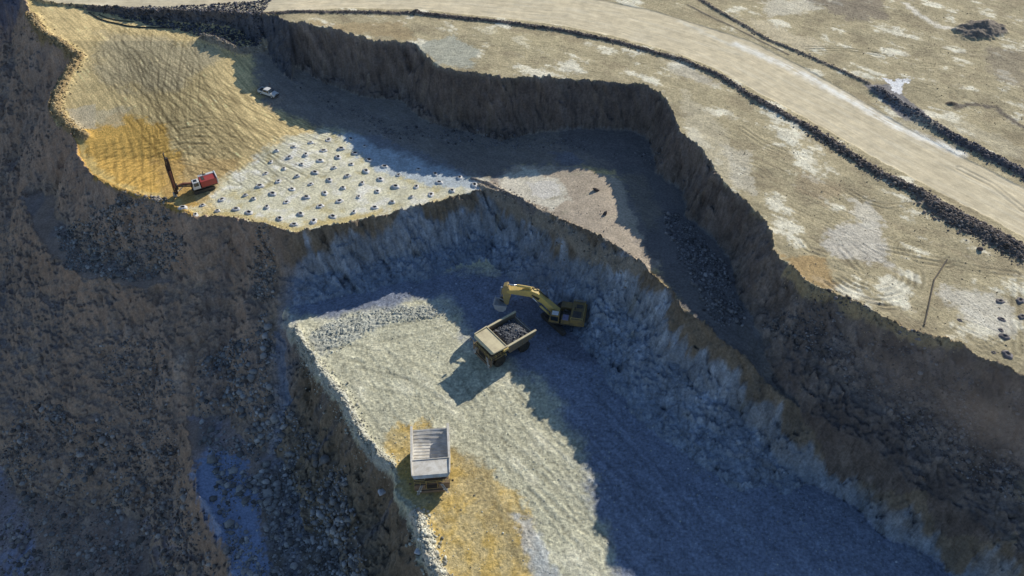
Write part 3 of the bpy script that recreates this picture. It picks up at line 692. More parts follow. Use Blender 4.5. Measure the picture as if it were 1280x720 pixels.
# ------------------------------------------------------------------ light, sky, camera
SUN_EL = math.radians(26); SUN_AZ = math.atan2(.64, .77)
def build_haze():
    p = at(1185, 475, 19.0)
    bm = bmesh.new(); bmesh.ops.create_icosphere(bm, subdivisions=3, radius=1.0)
    me = bpy.data.meshes.new('dust_haze'); bm.to_mesh(me); bm.free()
    o = bpy.data.objects.new('dust_haze', me); COL.objects.link(o)
    o.location = (p[0] + 3, p[1] - 2, 19); o.scale = (34, 15, 9); o.rotation_euler = (0, 0, math.radians(-38))
    m = bpy.data.materials.new('drifting_dust'); m.use_nodes = True; nt = m.node_tree; nt.nodes.clear()
    N = nt.nodes; L = nt.links; out = N.new('ShaderNodeOutputMaterial'); v = N.new('ShaderNodeVolumePrincipled')
    tc = N.new('ShaderNodeTexCoord'); ln = N.new('ShaderNodeVectorMath'); ln.operation = 'LENGTH'; L.new(tc.outputs['Object'], ln.inputs[0])
    mr = N.new('ShaderNodeMapRange'); mr.interpolation_type = 'SMOOTHSTEP'; mr.inputs[1].default_value = 1.0; mr.inputs[2].default_value = .1; mr.inputs[3].default_value = 0; mr.inputs[4].default_value = 1
    L.new(ln.outputs['Value'], mr.inputs[0])
    n = N.new('ShaderNodeTexNoise'); n.inputs['Scale'].default_value = 1.8; n.inputs['Detail'].default_value = 3; L.new(tc.outputs['Object'], n.inputs['Vector'])
    m2 = N.new('ShaderNodeMapRange'); m2.inputs[1].default_value = .35; m2.inputs[2].default_value = .65; m2.inputs[3].default_value = .2; m2.inputs[4].default_value = 1.3; L.new(n.outputs[0], m2.inputs[0])
    mu = N.new('ShaderNodeMath'); mu.operation = 'MULTIPLY'; L.new(mr.outputs[0], mu.inputs[0]); L.new(m2.outputs[0], mu.inputs[1])
    m3 = N.new('ShaderNodeMath'); m3.operation = 'MULTIPLY'; L.new(mu.outputs[0], m3.inputs[0]); m3.inputs[1].default_value = .09
    L.new(m3.outputs[0], v.inputs['Density']); v.inputs['Color'].default_value = (.72, .62, .54, 1); v.inputs['Anisotropy'].default_value = .0
    L.new(v.outputs[0], out.inputs['Volume']); me.materials.append(m)
    tag(o, 'thin brown dust haze drifting over the right pit wall', 'dust haze', kind='stuff')
def build_world():
    w = bpy.data.worlds.new('World'); scene.world = w; w.use_nodes = True; nt = w.node_tree
    sk = nt.nodes.new('ShaderNodeTexSky'); sk.sky_type = 'NISHITA'; sk.sun_disc = False
    sk.sun_elevation = SUN_EL; sk.sun_rotation = SUN_AZ; sk.altitude = 300; sk.air_density = 1.0; sk.dust_density = .3; sk.ozone_density = 3.2
    bg = nt.nodes['Background']; nt.links.new(sk.outputs[0], bg.inputs[0]); bg.inputs[1].default_value = .108
    l = bpy.data.lights.new('sun', 'SUN'); l.energy = 5.0; l.angle = math.radians(.5); l.color = (1, .93, .80)
    o = bpy.data.objects.new('sun', l); COL.objects.link(o)
    d = Vector((math.cos(SUN_EL) * math.sin(SUN_AZ), math.cos(SUN_EL) * math.cos(SUN_AZ), math.sin(SUN_EL)))
    o.rotation_euler = d.to_track_quat('Z', 'Y').to_euler(); o.location = (60, 80, 200)
    cam = bpy.data.cameras.new('camera'); c = bpy.data.objects.new('camera', cam); COL.objects.link(c)
    cam.sensor_width = 36; cam.lens = FPX / 1280 * 36; cam.clip_end = 8000; cam.clip_start = 1
    c.location = (0, 0, CAM_H); c.rotation_euler = (math.pi / 2 - TH, 0, 0); scene.camera = c
    scene.view_settings.view_transform = 'Standard'; scene.view_settings.look = 'None'; scene.view_settings.exposure = 0

# ------------------------------------------------------------------ machines
YEL = solid('dusty_yellow_paint', (.50, .36, .12), .55, 0, (.30, .25, .17), .8, .9)
HOUSE = solid('grimy_shaded_yellow_paint', (.32, .22, .075), .7, 0, (.13, .105, .075), .9, .8)  # grimy yellow with the shade on the house painted in
YELT = solid('pale_dusty_yellow_paint', (.72, .53, .16), .6, 0, (.50, .38, .16), .9, .7)
CREAM = solid('dust_covered_steel', (.74, .72, .67), .6, 0, (.42, .38, .31), .9, .8)
GREYS = solid('worn_grey_steel', (.66, .67, .68), .5, .1, (.48, .47, .45), .8, 1.2)
DARKS = solid('dark_oily_steel', (.055, .052, .05), .6, .2, (.13, .11, .085), .8, 1.4)
RUST = solid('brown_dusty_chassis', (.16, .11, .075), .8, 0, (.26, .20, .14), .8, 1.2)
TYRE = solid('dusty_rubber', (.035, .034, .033), .9, 0, (.14, .12, .09), .6, 2.0, .2)
WHITE = solid('dusty_white_paint', (.78, .78, .77), .4, 0, (.55, .52, .46), .6, .8)
RED = solid('faded_red_paint', (.42, .05, .045), .45, 0, (.30, .12, .09), .6, .9)
MASTM = solid('dark_brown_mast_steel', (.085, .04, .035), .6, .1, (.10, .07, .05), .8, 1.5)
ORNG = solid('rusty_red_steel', (.20, .065, .045), .6, .1, (.14, .09, .06), .8, 1.5)
CHROME = solid('bright_cylinder_rod', (.75, .76, .78), .2, .8, (.6, .6, .6), .3)
GLASS = solid('dark_tinted_glass', (.02, .03, .035), .08, 0, (.04, .05, .05), .4, .6, .8)
BLACKP = solid('black_plastic_pipe', (.012, .012, .014), .5, 0, (.05, .045, .04), .5)
LAMP = solid('headlight_glass', (.75, .77, .78), .15, 0, (.6, .6, .6), .3)
PURP = solid('grey_violet_grating', (.28, .25, .36), .6, .1, (.16, .15, .18), .7)
PIPEB = solid('dark_brown_pipe', (.10, .08, .06), .7, 0, (.06, .05, .04), .6)

class MB:
    def __init__(s): s.v = []; s.f = []
    def add(s, vs, fs):
        o = len(s.v); s.v += [tuple(v) for v in vs]; s.f += [tuple(i + o for i in f) for f in fs]; return s
    def box(s, c, d, rx=0, ry=0, rz=0, taper=1.0):
        M = Euler((rx, ry, rz)).to_matrix(); h = [x / 2 for x in d]; vs = []
        for z in (-1, 1):
            k = taper if z > 0 else 1.0
            for x, y in ((-1, -1), (1, -1), (1, 1), (-1, 1)): vs.append(Vector(c) + M @ Vector((x * h[0] * k, y * h[1] * k, z * h[2])))
        return s.add(vs, [(3,2,1,0),(4,5,6,7),(0,1,5,4),(1,2,6,5),(2,3,7,6),(3,0,4,7)])
    def prism(s, pts, a, b, ax='x'):
        """profile in the plane across ax, pushed from a to b along ax"""
        n = len(pts); vs = []
        for t in (a, b):
            for p, q in pts: vs.append((t, p, q) if ax == 'x' else (p, t, q) if ax == 'y' else (p, q, t))
        fs = [tuple(range(n - 1, -1, -1)), tuple(range(n, 2 * n))] + [(i, (i + 1) % n, n + (i + 1) % n, n + i) for i in range(n)]
        return s.add(vs, fs)
    def hexa(s, lo, hi):
        return s.add(list(lo) + list(hi), [(3,2,1,0),(4,5,6,7),(0,1,5,4),(1,2,6,5),(2,3,7,6),(3,0,4,7)])
    def cyl(s, p0, p1, r, n=14, r1=None):
        p0, p1 = Vector(p0), Vector(p1); d = (p1 - p0).normalized(); r1 = r if r1 is None else r1
        u = d.orthogonal().normalized(); w = d.cross(u); vs = []
        for p, rr in ((p0, r), (p1, r1)):
            for i in range(n): a = 2 * math.pi * i / n; vs.append(p + (u * math.cos(a) + w * math.sin(a)) * rr)
        return s.add(vs, [tuple(range(n - 1, -1, -1)), tuple(range(n, 2 * n))] + [(i, (i + 1) % n, n + (i + 1) % n, n + i) for i in range(n)])
    def lathe(s, c, prof_, n=28):
        """profile of (x offset, radius) about the x axis through c"""
        vs = []; m = len(prof_)
        for x, r in prof_:
            for i in range(n): a = 2 * math.pi * i / n; vs.append((c[0] + x, c[1] + r * math.cos(a), c[2] + r * math.sin(a)))
        fs = [(j * n + i, j * n + (i + 1) % n, (j + 1) * n + (i + 1) % n, (j + 1) * n + i) for j in range(m - 1) for i in range(n)]
        fs += [tuple(range(n - 1, -1, -1)), tuple(range((m - 1) * n, m * n))]
        return s.add(vs, fs)
    def tube(s, pts, r, n=8):
        for a, b in zip(pts[:-1], pts[1:]): s.cyl(a, b, r, n)
        return s
    def build(s, name, mat, parent=None, bevel=0, smooth=False):
        me = bpy.data.meshes.new(name); me.from_pydata(s.v, [], s.f); me.materials.append(mat)
        bm = bmesh.new(); bm.from_mesh(me); bmesh.ops.recalc_face_normals(bm, faces=bm.faces); bm.to_mesh(me); bm.free()
        if smooth: me.polygons.foreach_set('use_smooth', [True] * len(me.polygons))
        o = bpy.data.objects.new(name, me); COL.objects.link(o)
        if parent: o.parent = parent
        if bevel: m = o.modifiers.new('bevel', 'BEVEL'); m.width = bevel; m.segments = 2; m.limit_method = 'ANGLE'
        return o
def empty(name, loc, rz, label, cat, group=None):
    o = bpy.data.objects.new(name, None); COL.objects.link(o); o.location = loc; o.rotation_euler = (0, 0, rz)
    o.empty_display_size = .5; return tag(o, label, cat, group)

def big_wheel(t, x, y, r, w, side):
    tr = MB().lathe((x, y, r), [(-w/2, r*.62), (-w/2, r*.9), (-w*.36, r), (w*.36, r), (w/2, r*.9), (w/2, r*.62)], 30)
    for i in range(24):                       # tread lugs
        a = 2 * math.pi * i / 24; tr.box((x, y + math.cos(a) * r * .99, r + math.sin(a) * r * .99), (w * .8, r * .12, r * .07), rx=a - math.pi / 2)
    o = tr.build('wheel', TYRE, t)
    MB().lathe((x + side * w * .1, y, r), [(-w*.3, r*.2), (-w*.3, r*.60), (w*.36, r*.60), (w*.30, r*.5), (w*.1, r*.38), (w*.12, r*.15)] if side > 0 else [(-w*.12, r*.15), (-w*.1, r*.38), (-w*.30, r*.5), (-w*.36, r*.60), (w*.3, r*.60), (w*.3, r*.2)], 24).build('rim', YEL, o)

def haul_truck(x, y, z, rz, label, bodym, canm, raild, loaded):
    t = empty('haul_truck', (x, y, z), rz, label, 'dump truck')
    # ---- dump body: floor, side walls, headboard, canopy
    HW = 2.95; B = MB()
    ft = [(-5.15, 3.75), (-2.6, 2.98), (1.05, 2.80), (1.9, 4.75)]          # floor line: duck tail, floor, headboard
    lo = [(-5.15, 3.52), (-2.6, 2.72), (1.15, 2.55), (2.12, 4.7)]
    vs = []; fs = []
    for a in (ft, lo):
        for (yy, zz) in a:
            vee = .22 if (a is ft and yy in (-2.6, 1.05)) else 0
            vs += [(-HW, yy, zz), (0, yy, zz - vee), (HW, yy, zz)]
    for i in range(3):
        for k in range(2):
            a = i * 3 + k; fs.append((a, a + 1, a + 4, a + 3)); b_ = 12 + a; fs.append((b_, b_ + 3, b_ + 4, b_ + 1))
    fs += [(0, 12, 13, 1), (1, 13, 14, 2), (9, 10, 22, 21), (10, 11, 23, 22)]
    B.add(vs, fs)
    for sx in (-1, 1):                                                   # side wall, leaning out slightly
        xi, xo = sx * (HW - .02), sx * (HW + .16)
        pr = [(-5.15, 3.5), (-2.6, 2.7), (1.2, 2.54), (2.1, 4.5), (2.0, 4.85), (-5.2, 4.65)]
        top = [4.85 if q > 4.6 else q for _, q in pr]
        v0 = [(xi + sx * .10 * (q - 1.8) / 3, p, q) for p, q in pr]; v1 = [(xo + sx * .10 * (q - 1.8) / 3, p, q) for p, q in pr]
        n = 6; B.add(v0 + v1, [tuple(range(n)), tuple(range(2 * n - 1, n - 1, -1))] + [(i, n + i, n + (i + 1) % n, (i + 1) % n) for i in range(n)])
        for yy in (-4.2, -3.1, -2.0, -.9, .2, 1.2):                      # outside stakes
            zb = 2.85 if yy > -2.6 else 2.85 + (-2.6 - yy) * .3
            B.box((sx * (HW + .24), yy, (zb + 4.6) / 2), (.16, .24, 4.6 - zb))
    body = B.build('dump_body', bodym, t, .02)
    fl = MB()
    for yy in np.arange(-4.9, 1.0, .62):                                 # wear bars on the floor
        zz = np.interp(yy, [-5.15, -2.6, 1.05], [3.75, 2.98, 2.8]); rx = -math.atan2(.77, 2.55) if yy < -2.6 else -.04
        for sx in (-1, 1): fl.box((sx * HW / 2, yy, zz - (.08 if yy > -3.1 else 0)), (HW - .1, .07, .09), rx=rx, ry=-sx * (.075 if yy > -3.1 else .03))
    fl.build('floor_bars', GREYS, body)
    for sx in (-1, 1):
        MB().hexa([(sx*(HW+.0), -5.25, 4.62), (sx*(HW+.42), -5.25, 4.62), (sx*(HW+.42), 2.1, 4.84), (sx*(HW+.0), 2.1, 4.84)],
                [(sx*(HW+.0), -5.25, 4.86), (sx*(HW+.42), -5.25, 4.86), (sx*(HW+.42), 2.1, 5.06), (sx*(HW+.0), 2.1, 5.06)]).build('side_rail', canm, body, .03)
    Cn = MB()
    Cn.hexa([(-3.3, 1.85, 4.78), (3.3, 1.85, 4.78), (3.15, 5.0, 5.02), (-3.15, 5.0, 5.02)], [(-3.3, 1.85, 4.98), (3.3, 1.85, 4.98), (3.15, 5.0, 5.16), (-3.15, 5.0, 5.16)])
    Cn.hexa([(-3.15, 4.98, 5.0), (3.15, 4.98, 5.0), (2.8, 5.35, 4.72), (-2.8, 5.35, 4.72)], [(-3.15, 4.98, 5.15), (3.15, 4.98, 5.15), (2.8, 5.42, 4.80), (-2.8, 5.42, 4.80)])
    can = Cn.build('canopy', canm, body, .03)
    ce = MB()
    for sx in (-1, 1): ce.hexa([(sx*3.1, 1.9, 4.98), (sx*3.36, 1.9, 4.98), (sx*3.2, 5.0, 5.16), (sx*2.98, 5.0, 5.16)], [(sx*3.1, 1.9, 5.28), (sx*3.36, 1.9, 5.28), (sx*3.2, 5.0, 5.34), (sx*2.98, 5.0, 5.34)])
    ce.box((0, 1.9, 5.04), (6.2, .16, .16))
    ce.build('canopy_edge', canm, body, .03)
    MB().box((-3.52, 2.5, 4.85), (.42, 1.1, .5)).build('canopy_bracket', YELT, body, .04)
    # ---- chassis
    ch = MB()
    for sx in (-1, 1): ch.box((sx * .8, -.2, 1.55), (.35, 8.8, .55))
    ch.box((0, 3.2, 1.5), (3.2, .6, .5)).box((0, -2.7, 1.35), (3.4, .9, .9)).box((0, -4.6, 1.6), (2.2, .3, .5)).box((0, .4, 1.6), (1.8, 1.0, .6))
    ch.box((0, 5.55, 1.15), (5.0, .45, .6)).box((0, 5.3, 1.7), (4.2, .4, .5))
    ch.build('chassis', RUST, t, .03)
    MB().cyl((-1.7, .6, 1.55), (-1.7, -1.0, 1.55), .52, 18).build('fuel_tank', DARKS, t, 0, True); MB().cyl((1.7, .6, 1.45), (1.7, -.6, 1.45), .5, 18).build('oil_tank', DARKS, t, 0, True)
    for sx in (-1, 1): MB().cyl((sx * 1.15, .9, 1.4), (sx * 1.15, -.9, 2.4), .16).build('hoist_cylinder', CHROME, t)
    big_wheel(t, 2.55, 3.35, 1.3, .8, 1); big_wheel(t, -2.55, 3.35, 1.3, .8, -1)
    for sx in (-1, 1):
        big_wheel(t, sx * 2.62, -2.7, 1.3, .76, sx); big_wheel(t, sx * 1.78, -2.7, 1.3, .76, sx)
    # ---- front end
    hood = MB().hexa([(-1.05, 2.3, 1.9), (1.05, 2.3, 1.9), (1.0, 5.55, 1.6), (-1.0, 5.55, 1.6)], [(-1.05, 2.3, 3.2), (1.05, 2.3, 3.2), (.98, 5.4, 3.02), (-.98, 5.4, 3.02)]).build('engine_hood', YEL, t, .05)
    g = MB().box((0, 5.52, 2.35), (1.75, .1, 1.15))
    for k in range(7): g.box((0, 5.60, 1.88 + k * .16), (1.7, .05, .05))
    g.build('grille', DARKS, t)
    d = MB()
    for a, b in ((-2.95, -1.1), (1.1, 2.95)): d.box(((a + b) / 2, 4.3, 3.02), (b - a, 2.5, .1)).box(((a + b) / 2, 5.5, 2.2), (b - a, .12, 1.5))
    d.box((0, 5.0, 3.12), (2.2, 1.15, .08))
    d.build('front_deck', RUST, t, .02)
    for sx in (-1, 1): MB().box((sx * 2.55, 3.3, 2.86), (.95, 2.7, .1)).box((sx * 2.55, 1.99, 2.55), (.95, .1, .7)).build('mudguard', YEL, t, .03)
    cab = MB().hexa([(1.05, 2.5, 3.07), (2.85, 2.5, 3.07), (2.85, 4.75, 3.07), (1.05, 4.75, 3.07)], [(1.1, 2.5, 4.62), (2.75, 2.5, 4.62), (2.75, 4.45, 4.62), (1.1, 4.45, 4.62)]).build('cab', YEL, t, .06)
    MB().hexa([(1.2, 4.72, 3.45), (2.7, 4.72, 3.45), (2.7, 4.78, 3.45), (1.2, 4.78, 3.45)], [(1.25, 4.50, 4.45), (2.62, 4.50, 4.45), (2.62, 4.56, 4.45), (1.25, 4.56, 4.45)]).build('windscreen', GLASS, cab)
    MB().box((2.83, 3.6, 3.95), (.06, 1.5, .8), ry=-.06).build('side_window', GLASS, cab)
    MB().box((-2.1, 3.6, 3.55), (1.3, 1.4, .95)).cyl((-1.3, 4.6, 3.1), (-1.3, 4.6, 3.9), .22).build('air_cleaner', DARKS, t, .05)
    h = MB()
    for p in [(-2.9, 5.5), (-1.9, 5.5), (-.9, 5.55), (.9, 5.55), (1.9, 5.5), (2.9, 5.5), (-2.9, 4.4), (-2.9, 3.2)]: h.cyl((*p, 3.05), (*p, 4.0), .03, 6)
    for zz in (3.55, 4.0): h.tube([(-2.9, 3.2, zz), (-2.9, 5.5, zz), (2.9, 5.5, zz)], .03, 6)
    h.build('handrail', YELT, t)
    for sx in (-1, 1):
        la = MB().tube([(sx * 1.45, 5.62, 3.0), (sx * 2.3, 5.95, .75)], .04, 6).tube([(sx * 1.85, 5.62, 3.0), (sx * 2.7, 5.95, .75)], .04, 6)
        for k in range(7): q = k / 6; la.box((sx * (1.65 + .85 * q), 5.64 + .31 * q, 2.9 - 2.1 * q), (.4, .16, .04))
        la.build('ladder', CREAM, t)
    for sx in (-1, 1):
        for xx in (2.0, 2.45): MB().cyl((sx * xx, 5.72, 1.55), (sx * xx, 5.82, 1.55), .17, 14).build('headlight', LAMP, t)
        MB().tube([(sx * 2.9, 5.4, 3.8), (sx * 3.45, 5.6, 3.85)], .035, 6).box((sx * 3.5, 5.62, 3.85), (.34, .06, .6)).build('mirror', DARKS, t, .01)
    return t

def rock_load(truck, label):
    """heap of blasted rock riding in the dump body"""
    n = 34; vs = []; q = []; cs = []
    for j in range(n):
        for i in range(n):
            x = -2.9 + 5.8 * i / (n - 1); y = -4.55 + 6.2 * j / (n - 1)
            e = min(1, (2.9 - abs(x)) / 1.5, (y + 4.55) / 1.7, (1.65 - y) / 1.0); e = max(e, 0) ** .7
            z = 3.45 + .95 * e + .18 * float(perlin(np.float32(x * 1.3), np.float32(y * 1.3), 5)) + random.uniform(-.05, .05)
            vs.append((x, y, z)); cs.append((.11, .115, .125))
    for j in range(n - 1):
        for i in range(n - 1): q += [j * n + i, j * n + i + 1, (j + 1) * n + i + 1, (j + 1) * n + i]
    m = 520; x = RNG.uniform(-2.75, 2.75, m); y = RNG.uniform(-4.3, 1.5, m)
    e = np.clip(np.minimum.reduce([np.ones(m), (2.9 - np.abs(x)) / 1.5, (y + 4.55) / 1.7, (1.65 - y) / 1.0]), 0, 1) ** .7
    col = np.where(RNG.random((m, 1)) < .10, np.array([[.42, .44, .47]]), np.array([[.15, .155, .17]]))
    rv, rf, rc = rubble('', x.astype(F32), y.astype(F32), sizes(m, .09, .38, 2.0), col, None, .3, .1, (3.45 + .95 * e).astype(F32), raw=True)
    q = np.array(q).reshape(-1, 4); tri = np.concatenate([q[:, [0, 1, 2]], q[:, [0, 2, 3]]]).ravel()
    o = mesh_from_arrays('rock_load', np.concatenate([np.array(vs, F32), rv]), np.concatenate([tri, rf + len(vs)]), 3, ROCKM, np.concatenate([np.array(cs, F32), rc]))
    o.location = truck.location; o.rotation_euler = truck.rotation_euler
    tag(o, label, 'rock load', kind='stuff')

def excavator(x, y, z, rz, rtrack):
    t = empty('excavator', (x, y, z), rz, 'dusty yellow tracked excavator loading the truck at the foot of the pit wall', 'excavator')
    ra = rtrack - rz
    def R2(p): return (p[0] * math.cos(ra) - p[1] * math.sin(ra), p[0] * math.sin(ra) + p[1] * math.cos(ra), p[2])
    def place(m):
        m.v = [R2(v) for v in m.v]; return m
    for sx in (-1, 1):
        pr = []
        for a in np.linspace(math.pi / 2, 3 * math.pi / 2, 9): pr.append((-3.0 + .62 * math.cos(a), .65 + .62 * math.sin(a)))
        for a in np.linspace(-math.pi / 2, math.pi / 2, 9): pr.append((3.0 + .62 * math.cos(a), .65 + .62 * math.sin(a)))
        tk = MB().prism(pr, sx * 2.35 - .36, sx * 2.35 + .36, 'x')
        for yy in np.arange(-3.1, 3.2, .26): tk.box((sx * 2.35, yy, 1.29), (.82, .07, .08)).box((sx * 2.35, yy, .03), (.82, .07, .06))
        o = place(tk).build('track', DARKS, t)
        place(MB().box((sx * 1.9, 0, .75), (.3, 4.8, .5))).build('track_frame', RUST, o, .04)
    place(MB().box((0, 0, .95), (3.6, 2.2, .6)).cyl((0, 0, 1.1), (0, 0, 1.5), 1.35, 24)).build('undercarriage', RUST, t)
    MB().box((0, -1.0, 1.72), (5.0, 6.3, .36)).build('turntable_deck', DARKS, t, .04)
    hs = MB().box((0, -3.15, 2.75), (5.3, 2.6, 1.75)).box((1.75, -.7, 2.55), (1.6, 2.3, 1.35)).box((-1.75, -.95, 2.45), (1.6, 1.8, 1.15)).build('engine_house', HOUSE, t, .10)
    MB().box((-1.15, -3.1, 3.66), (1.9, 1.7, .08)).box((1.2, -3.3, 3.67), (1.0, 1.2, .1)).cyl((.3, -2.5, 3.6), (.3, -2.5, 4.2), .14, 12).build('engine_grille', DARKS, hs, .02)
    MB().box((0, -4.5, 2.6), (5.1, .55, 1.5)).build('counterweight', HOUSE, t, .15)
    MB().box((0, -1.0, 2.25), (1.6, 1.7, .7)).cyl((.4, -1.2, 2.6), (.4, -.4, 2.9), .25).cyl((-.45, -1.5, 2.6), (-.45, -.6, 2.8), .2).build('hydraulic_block', DARKS, t, .04)
    MB().box((-1.75, -.9, 3.06), (1.5, 1.2, .06)).build('grated_walkway', PURP, t)
    cab = MB().hexa([(-2.6, .3, 1.92), (-1.05, .3, 1.92), (-1.05, 2.45, 1.92), (-2.6, 2.45, 1.92)], [(-2.5, .3, 3.95), (-1.12, .3, 3.95), (-1.12, 2.15, 3.95), (-2.5, 2.15, 3.95)]).build('cab', HOUSE, t, .06)
    MB().box((-1.81, 1.2, 3.99), (1.1, 1.3, .06)).build('cab_roof', WHITE, cab, .02)
    MB().hexa([(-2.5, 2.40, 2.3), (-1.15, 2.40, 2.3), (-1.15, 2.47, 2.3), (-2.5, 2.47, 2.3)], [(-2.42, 2.17, 3.75), (-1.2, 2.17, 3.75), (-1.2, 2.23, 3.75), (-2.42, 2.23, 3.75)]).build('windscreen', GLASS, cab)
    MB().box((-2.58, 1.25, 3.1), (.05, 1.5, 1.1), ry=.05).build('side_window', GLASS, cab)
    hr = MB()
    for zz in (4.05,): hr.tube([(-2.5, -2.0, zz), (-2.5, -4.4, zz), (2.5, -4.4, zz), (2.5, -2.0, zz)], .035, 6)
    for p in ((-2.5, -2.0), (-2.5, -4.4), (0, -4.4), (2.5, -4.4), (2.5, -2.0)): hr.cyl((*p, 3.6), (*p, 4.05), .03, 6)
    hr.build('handrail', YELT, t)
    # boom: cranked box section
    bp_ = [(.6, 1.9), (1.6, 1.9), (4.2, 4.9), (6.6, 6.25), (11.0, 6.35), (11.4, 6.75), (11.1, 7.2), (8.6, 7.75), (6.3, 7.95), (5.0, 7.45), (2.6, 4.9), (.5, 2.9)]
    boom = MB().prism(bp_, -.68, .68, 'x').build('boom', YELT, t, .06)
    bh = MB().prism([(4.6, 6.3), (6.2, 7.1), (6.3, 6.8), (4.9, 5.7)], .69, .73, 'x').prism([(4.6, 6.3), (6.2, 7.1), (6.3, 6.8), (4.9, 5.7)], -.73, -.69, 'x').tube([(.35, 3.0, 5.7), (.35, 5.6, 8.0), (.35, 8.0, 8.05)], .06, 6).tube([(.2, 3.0, 5.7), (.2, 5.6, 8.0), (.2, 8.0, 8.05)], .06, 6)
    bh.build('boom_hoses', DARKS, boom)
    for sx in (-1, 1):
        c = MB().cyl((sx * 1.0, 1.9, 1.9), (sx * 1.0, 4.4, 4.5), .24, 14).build('boom_cylinder', YELT, t, 0, True)
        MB().cyl((sx * 1.0, 4.4, 4.5), (sx * 1.0, 6.0, 6.6), .12, 10).build('cylinder_rod', CHROME, c, 0, True)
    c = MB().cyl((0, 6.6, 8.25), (0, 9.4, 8.35), .26, 14).box((0, 6.6, 8.05), (.5, .5, .5)).build('stick_cylinder', YELT, t, 0)
    MB().cyl((0, 9.4, 8.35), (0, 11.3, 8.3), .14, 10).build('cylinder_rod', CHROME, c, 0, True)
    st = MB().prism([(10.6, 6.9), (11.3, 8.5), (12.1, 8.1), (12.35, 6.6), (12.0, 3.5), (11.5, 2.9), (11.0, 3.2), (10.7, 5.0)], -.6, .6, 'x').build('stick', YEL, t, .05)
    MB().cyl((0, 12.5, 7.3), (0, 12.75, 4.9), .2, 12).cyl((0, 12.75, 4.9), (0, 12.9, 4.0), .11, 10).build('bucket_cylinder', CHROME, st)
    MB().prism([(12.8, 4.1), (13.0, 3.9), (12.0, 3.3), (11.9, 3.5)], -.5, -.32, 'x').prism([(12.8, 4.1), (13.0, 3.9), (12.0, 3.3), (11.9, 3.5)], .32, .5, 'x').build('bucket_link', DARKS, st)
    # bucket, curled with its mouth up
    w = 1.15; out = [(11.3, 3.0), (11.5, 1.9), (12.1, 1.3), (13.0, 1.25), (13.8, 1.8), (14.1, 2.9)]; inn = [(p * .93 + .9, q * .93 + .26) for p, q in out]
    n = len(out); vs = []; fs = []
    for sx in (-w, w):
        for p, q in out: vs.append((sx, p, q))
        for p, q in inn: vs.append((sx * .95, p, q))
    for i in range(n - 1):
        fs += [(i, i + 1, 2 * n + i + 1, 2 * n + i), (n + i, 3 * n + i, 3 * n + i + 1, n + i + 1)]
    for s_ in (0, 2 * n): fs += [(s_ + i, s_ + n + i, s_ + n + i + 1, s_ + i + 1) for i in range(n - 1)]
    fs += [(n - 1, 2 * n - 1, 4 * n - 1, 3 * n - 1), (0, 2 * n, 3 * n, n)]
    bk = MB().add(vs, fs)
    for sx in (-w, w):
        bk.prism(out, sx - .05 * (1 if sx > 0 else -1) - .03, sx - .05 * (1 if sx > 0 else -1) + .03, 'x')
    bko = bk.build('bucket', GREYS, t)
    te = MB()
    for k in range(5): te.prism([(13.95, 2.8), (14.2, 2.8), (14.15, 3.35)], -w + .1 + k * .52, -w + .26 + k * .52, 'x')
    te.build('bucket_teeth', GREYS, bko)
    return t

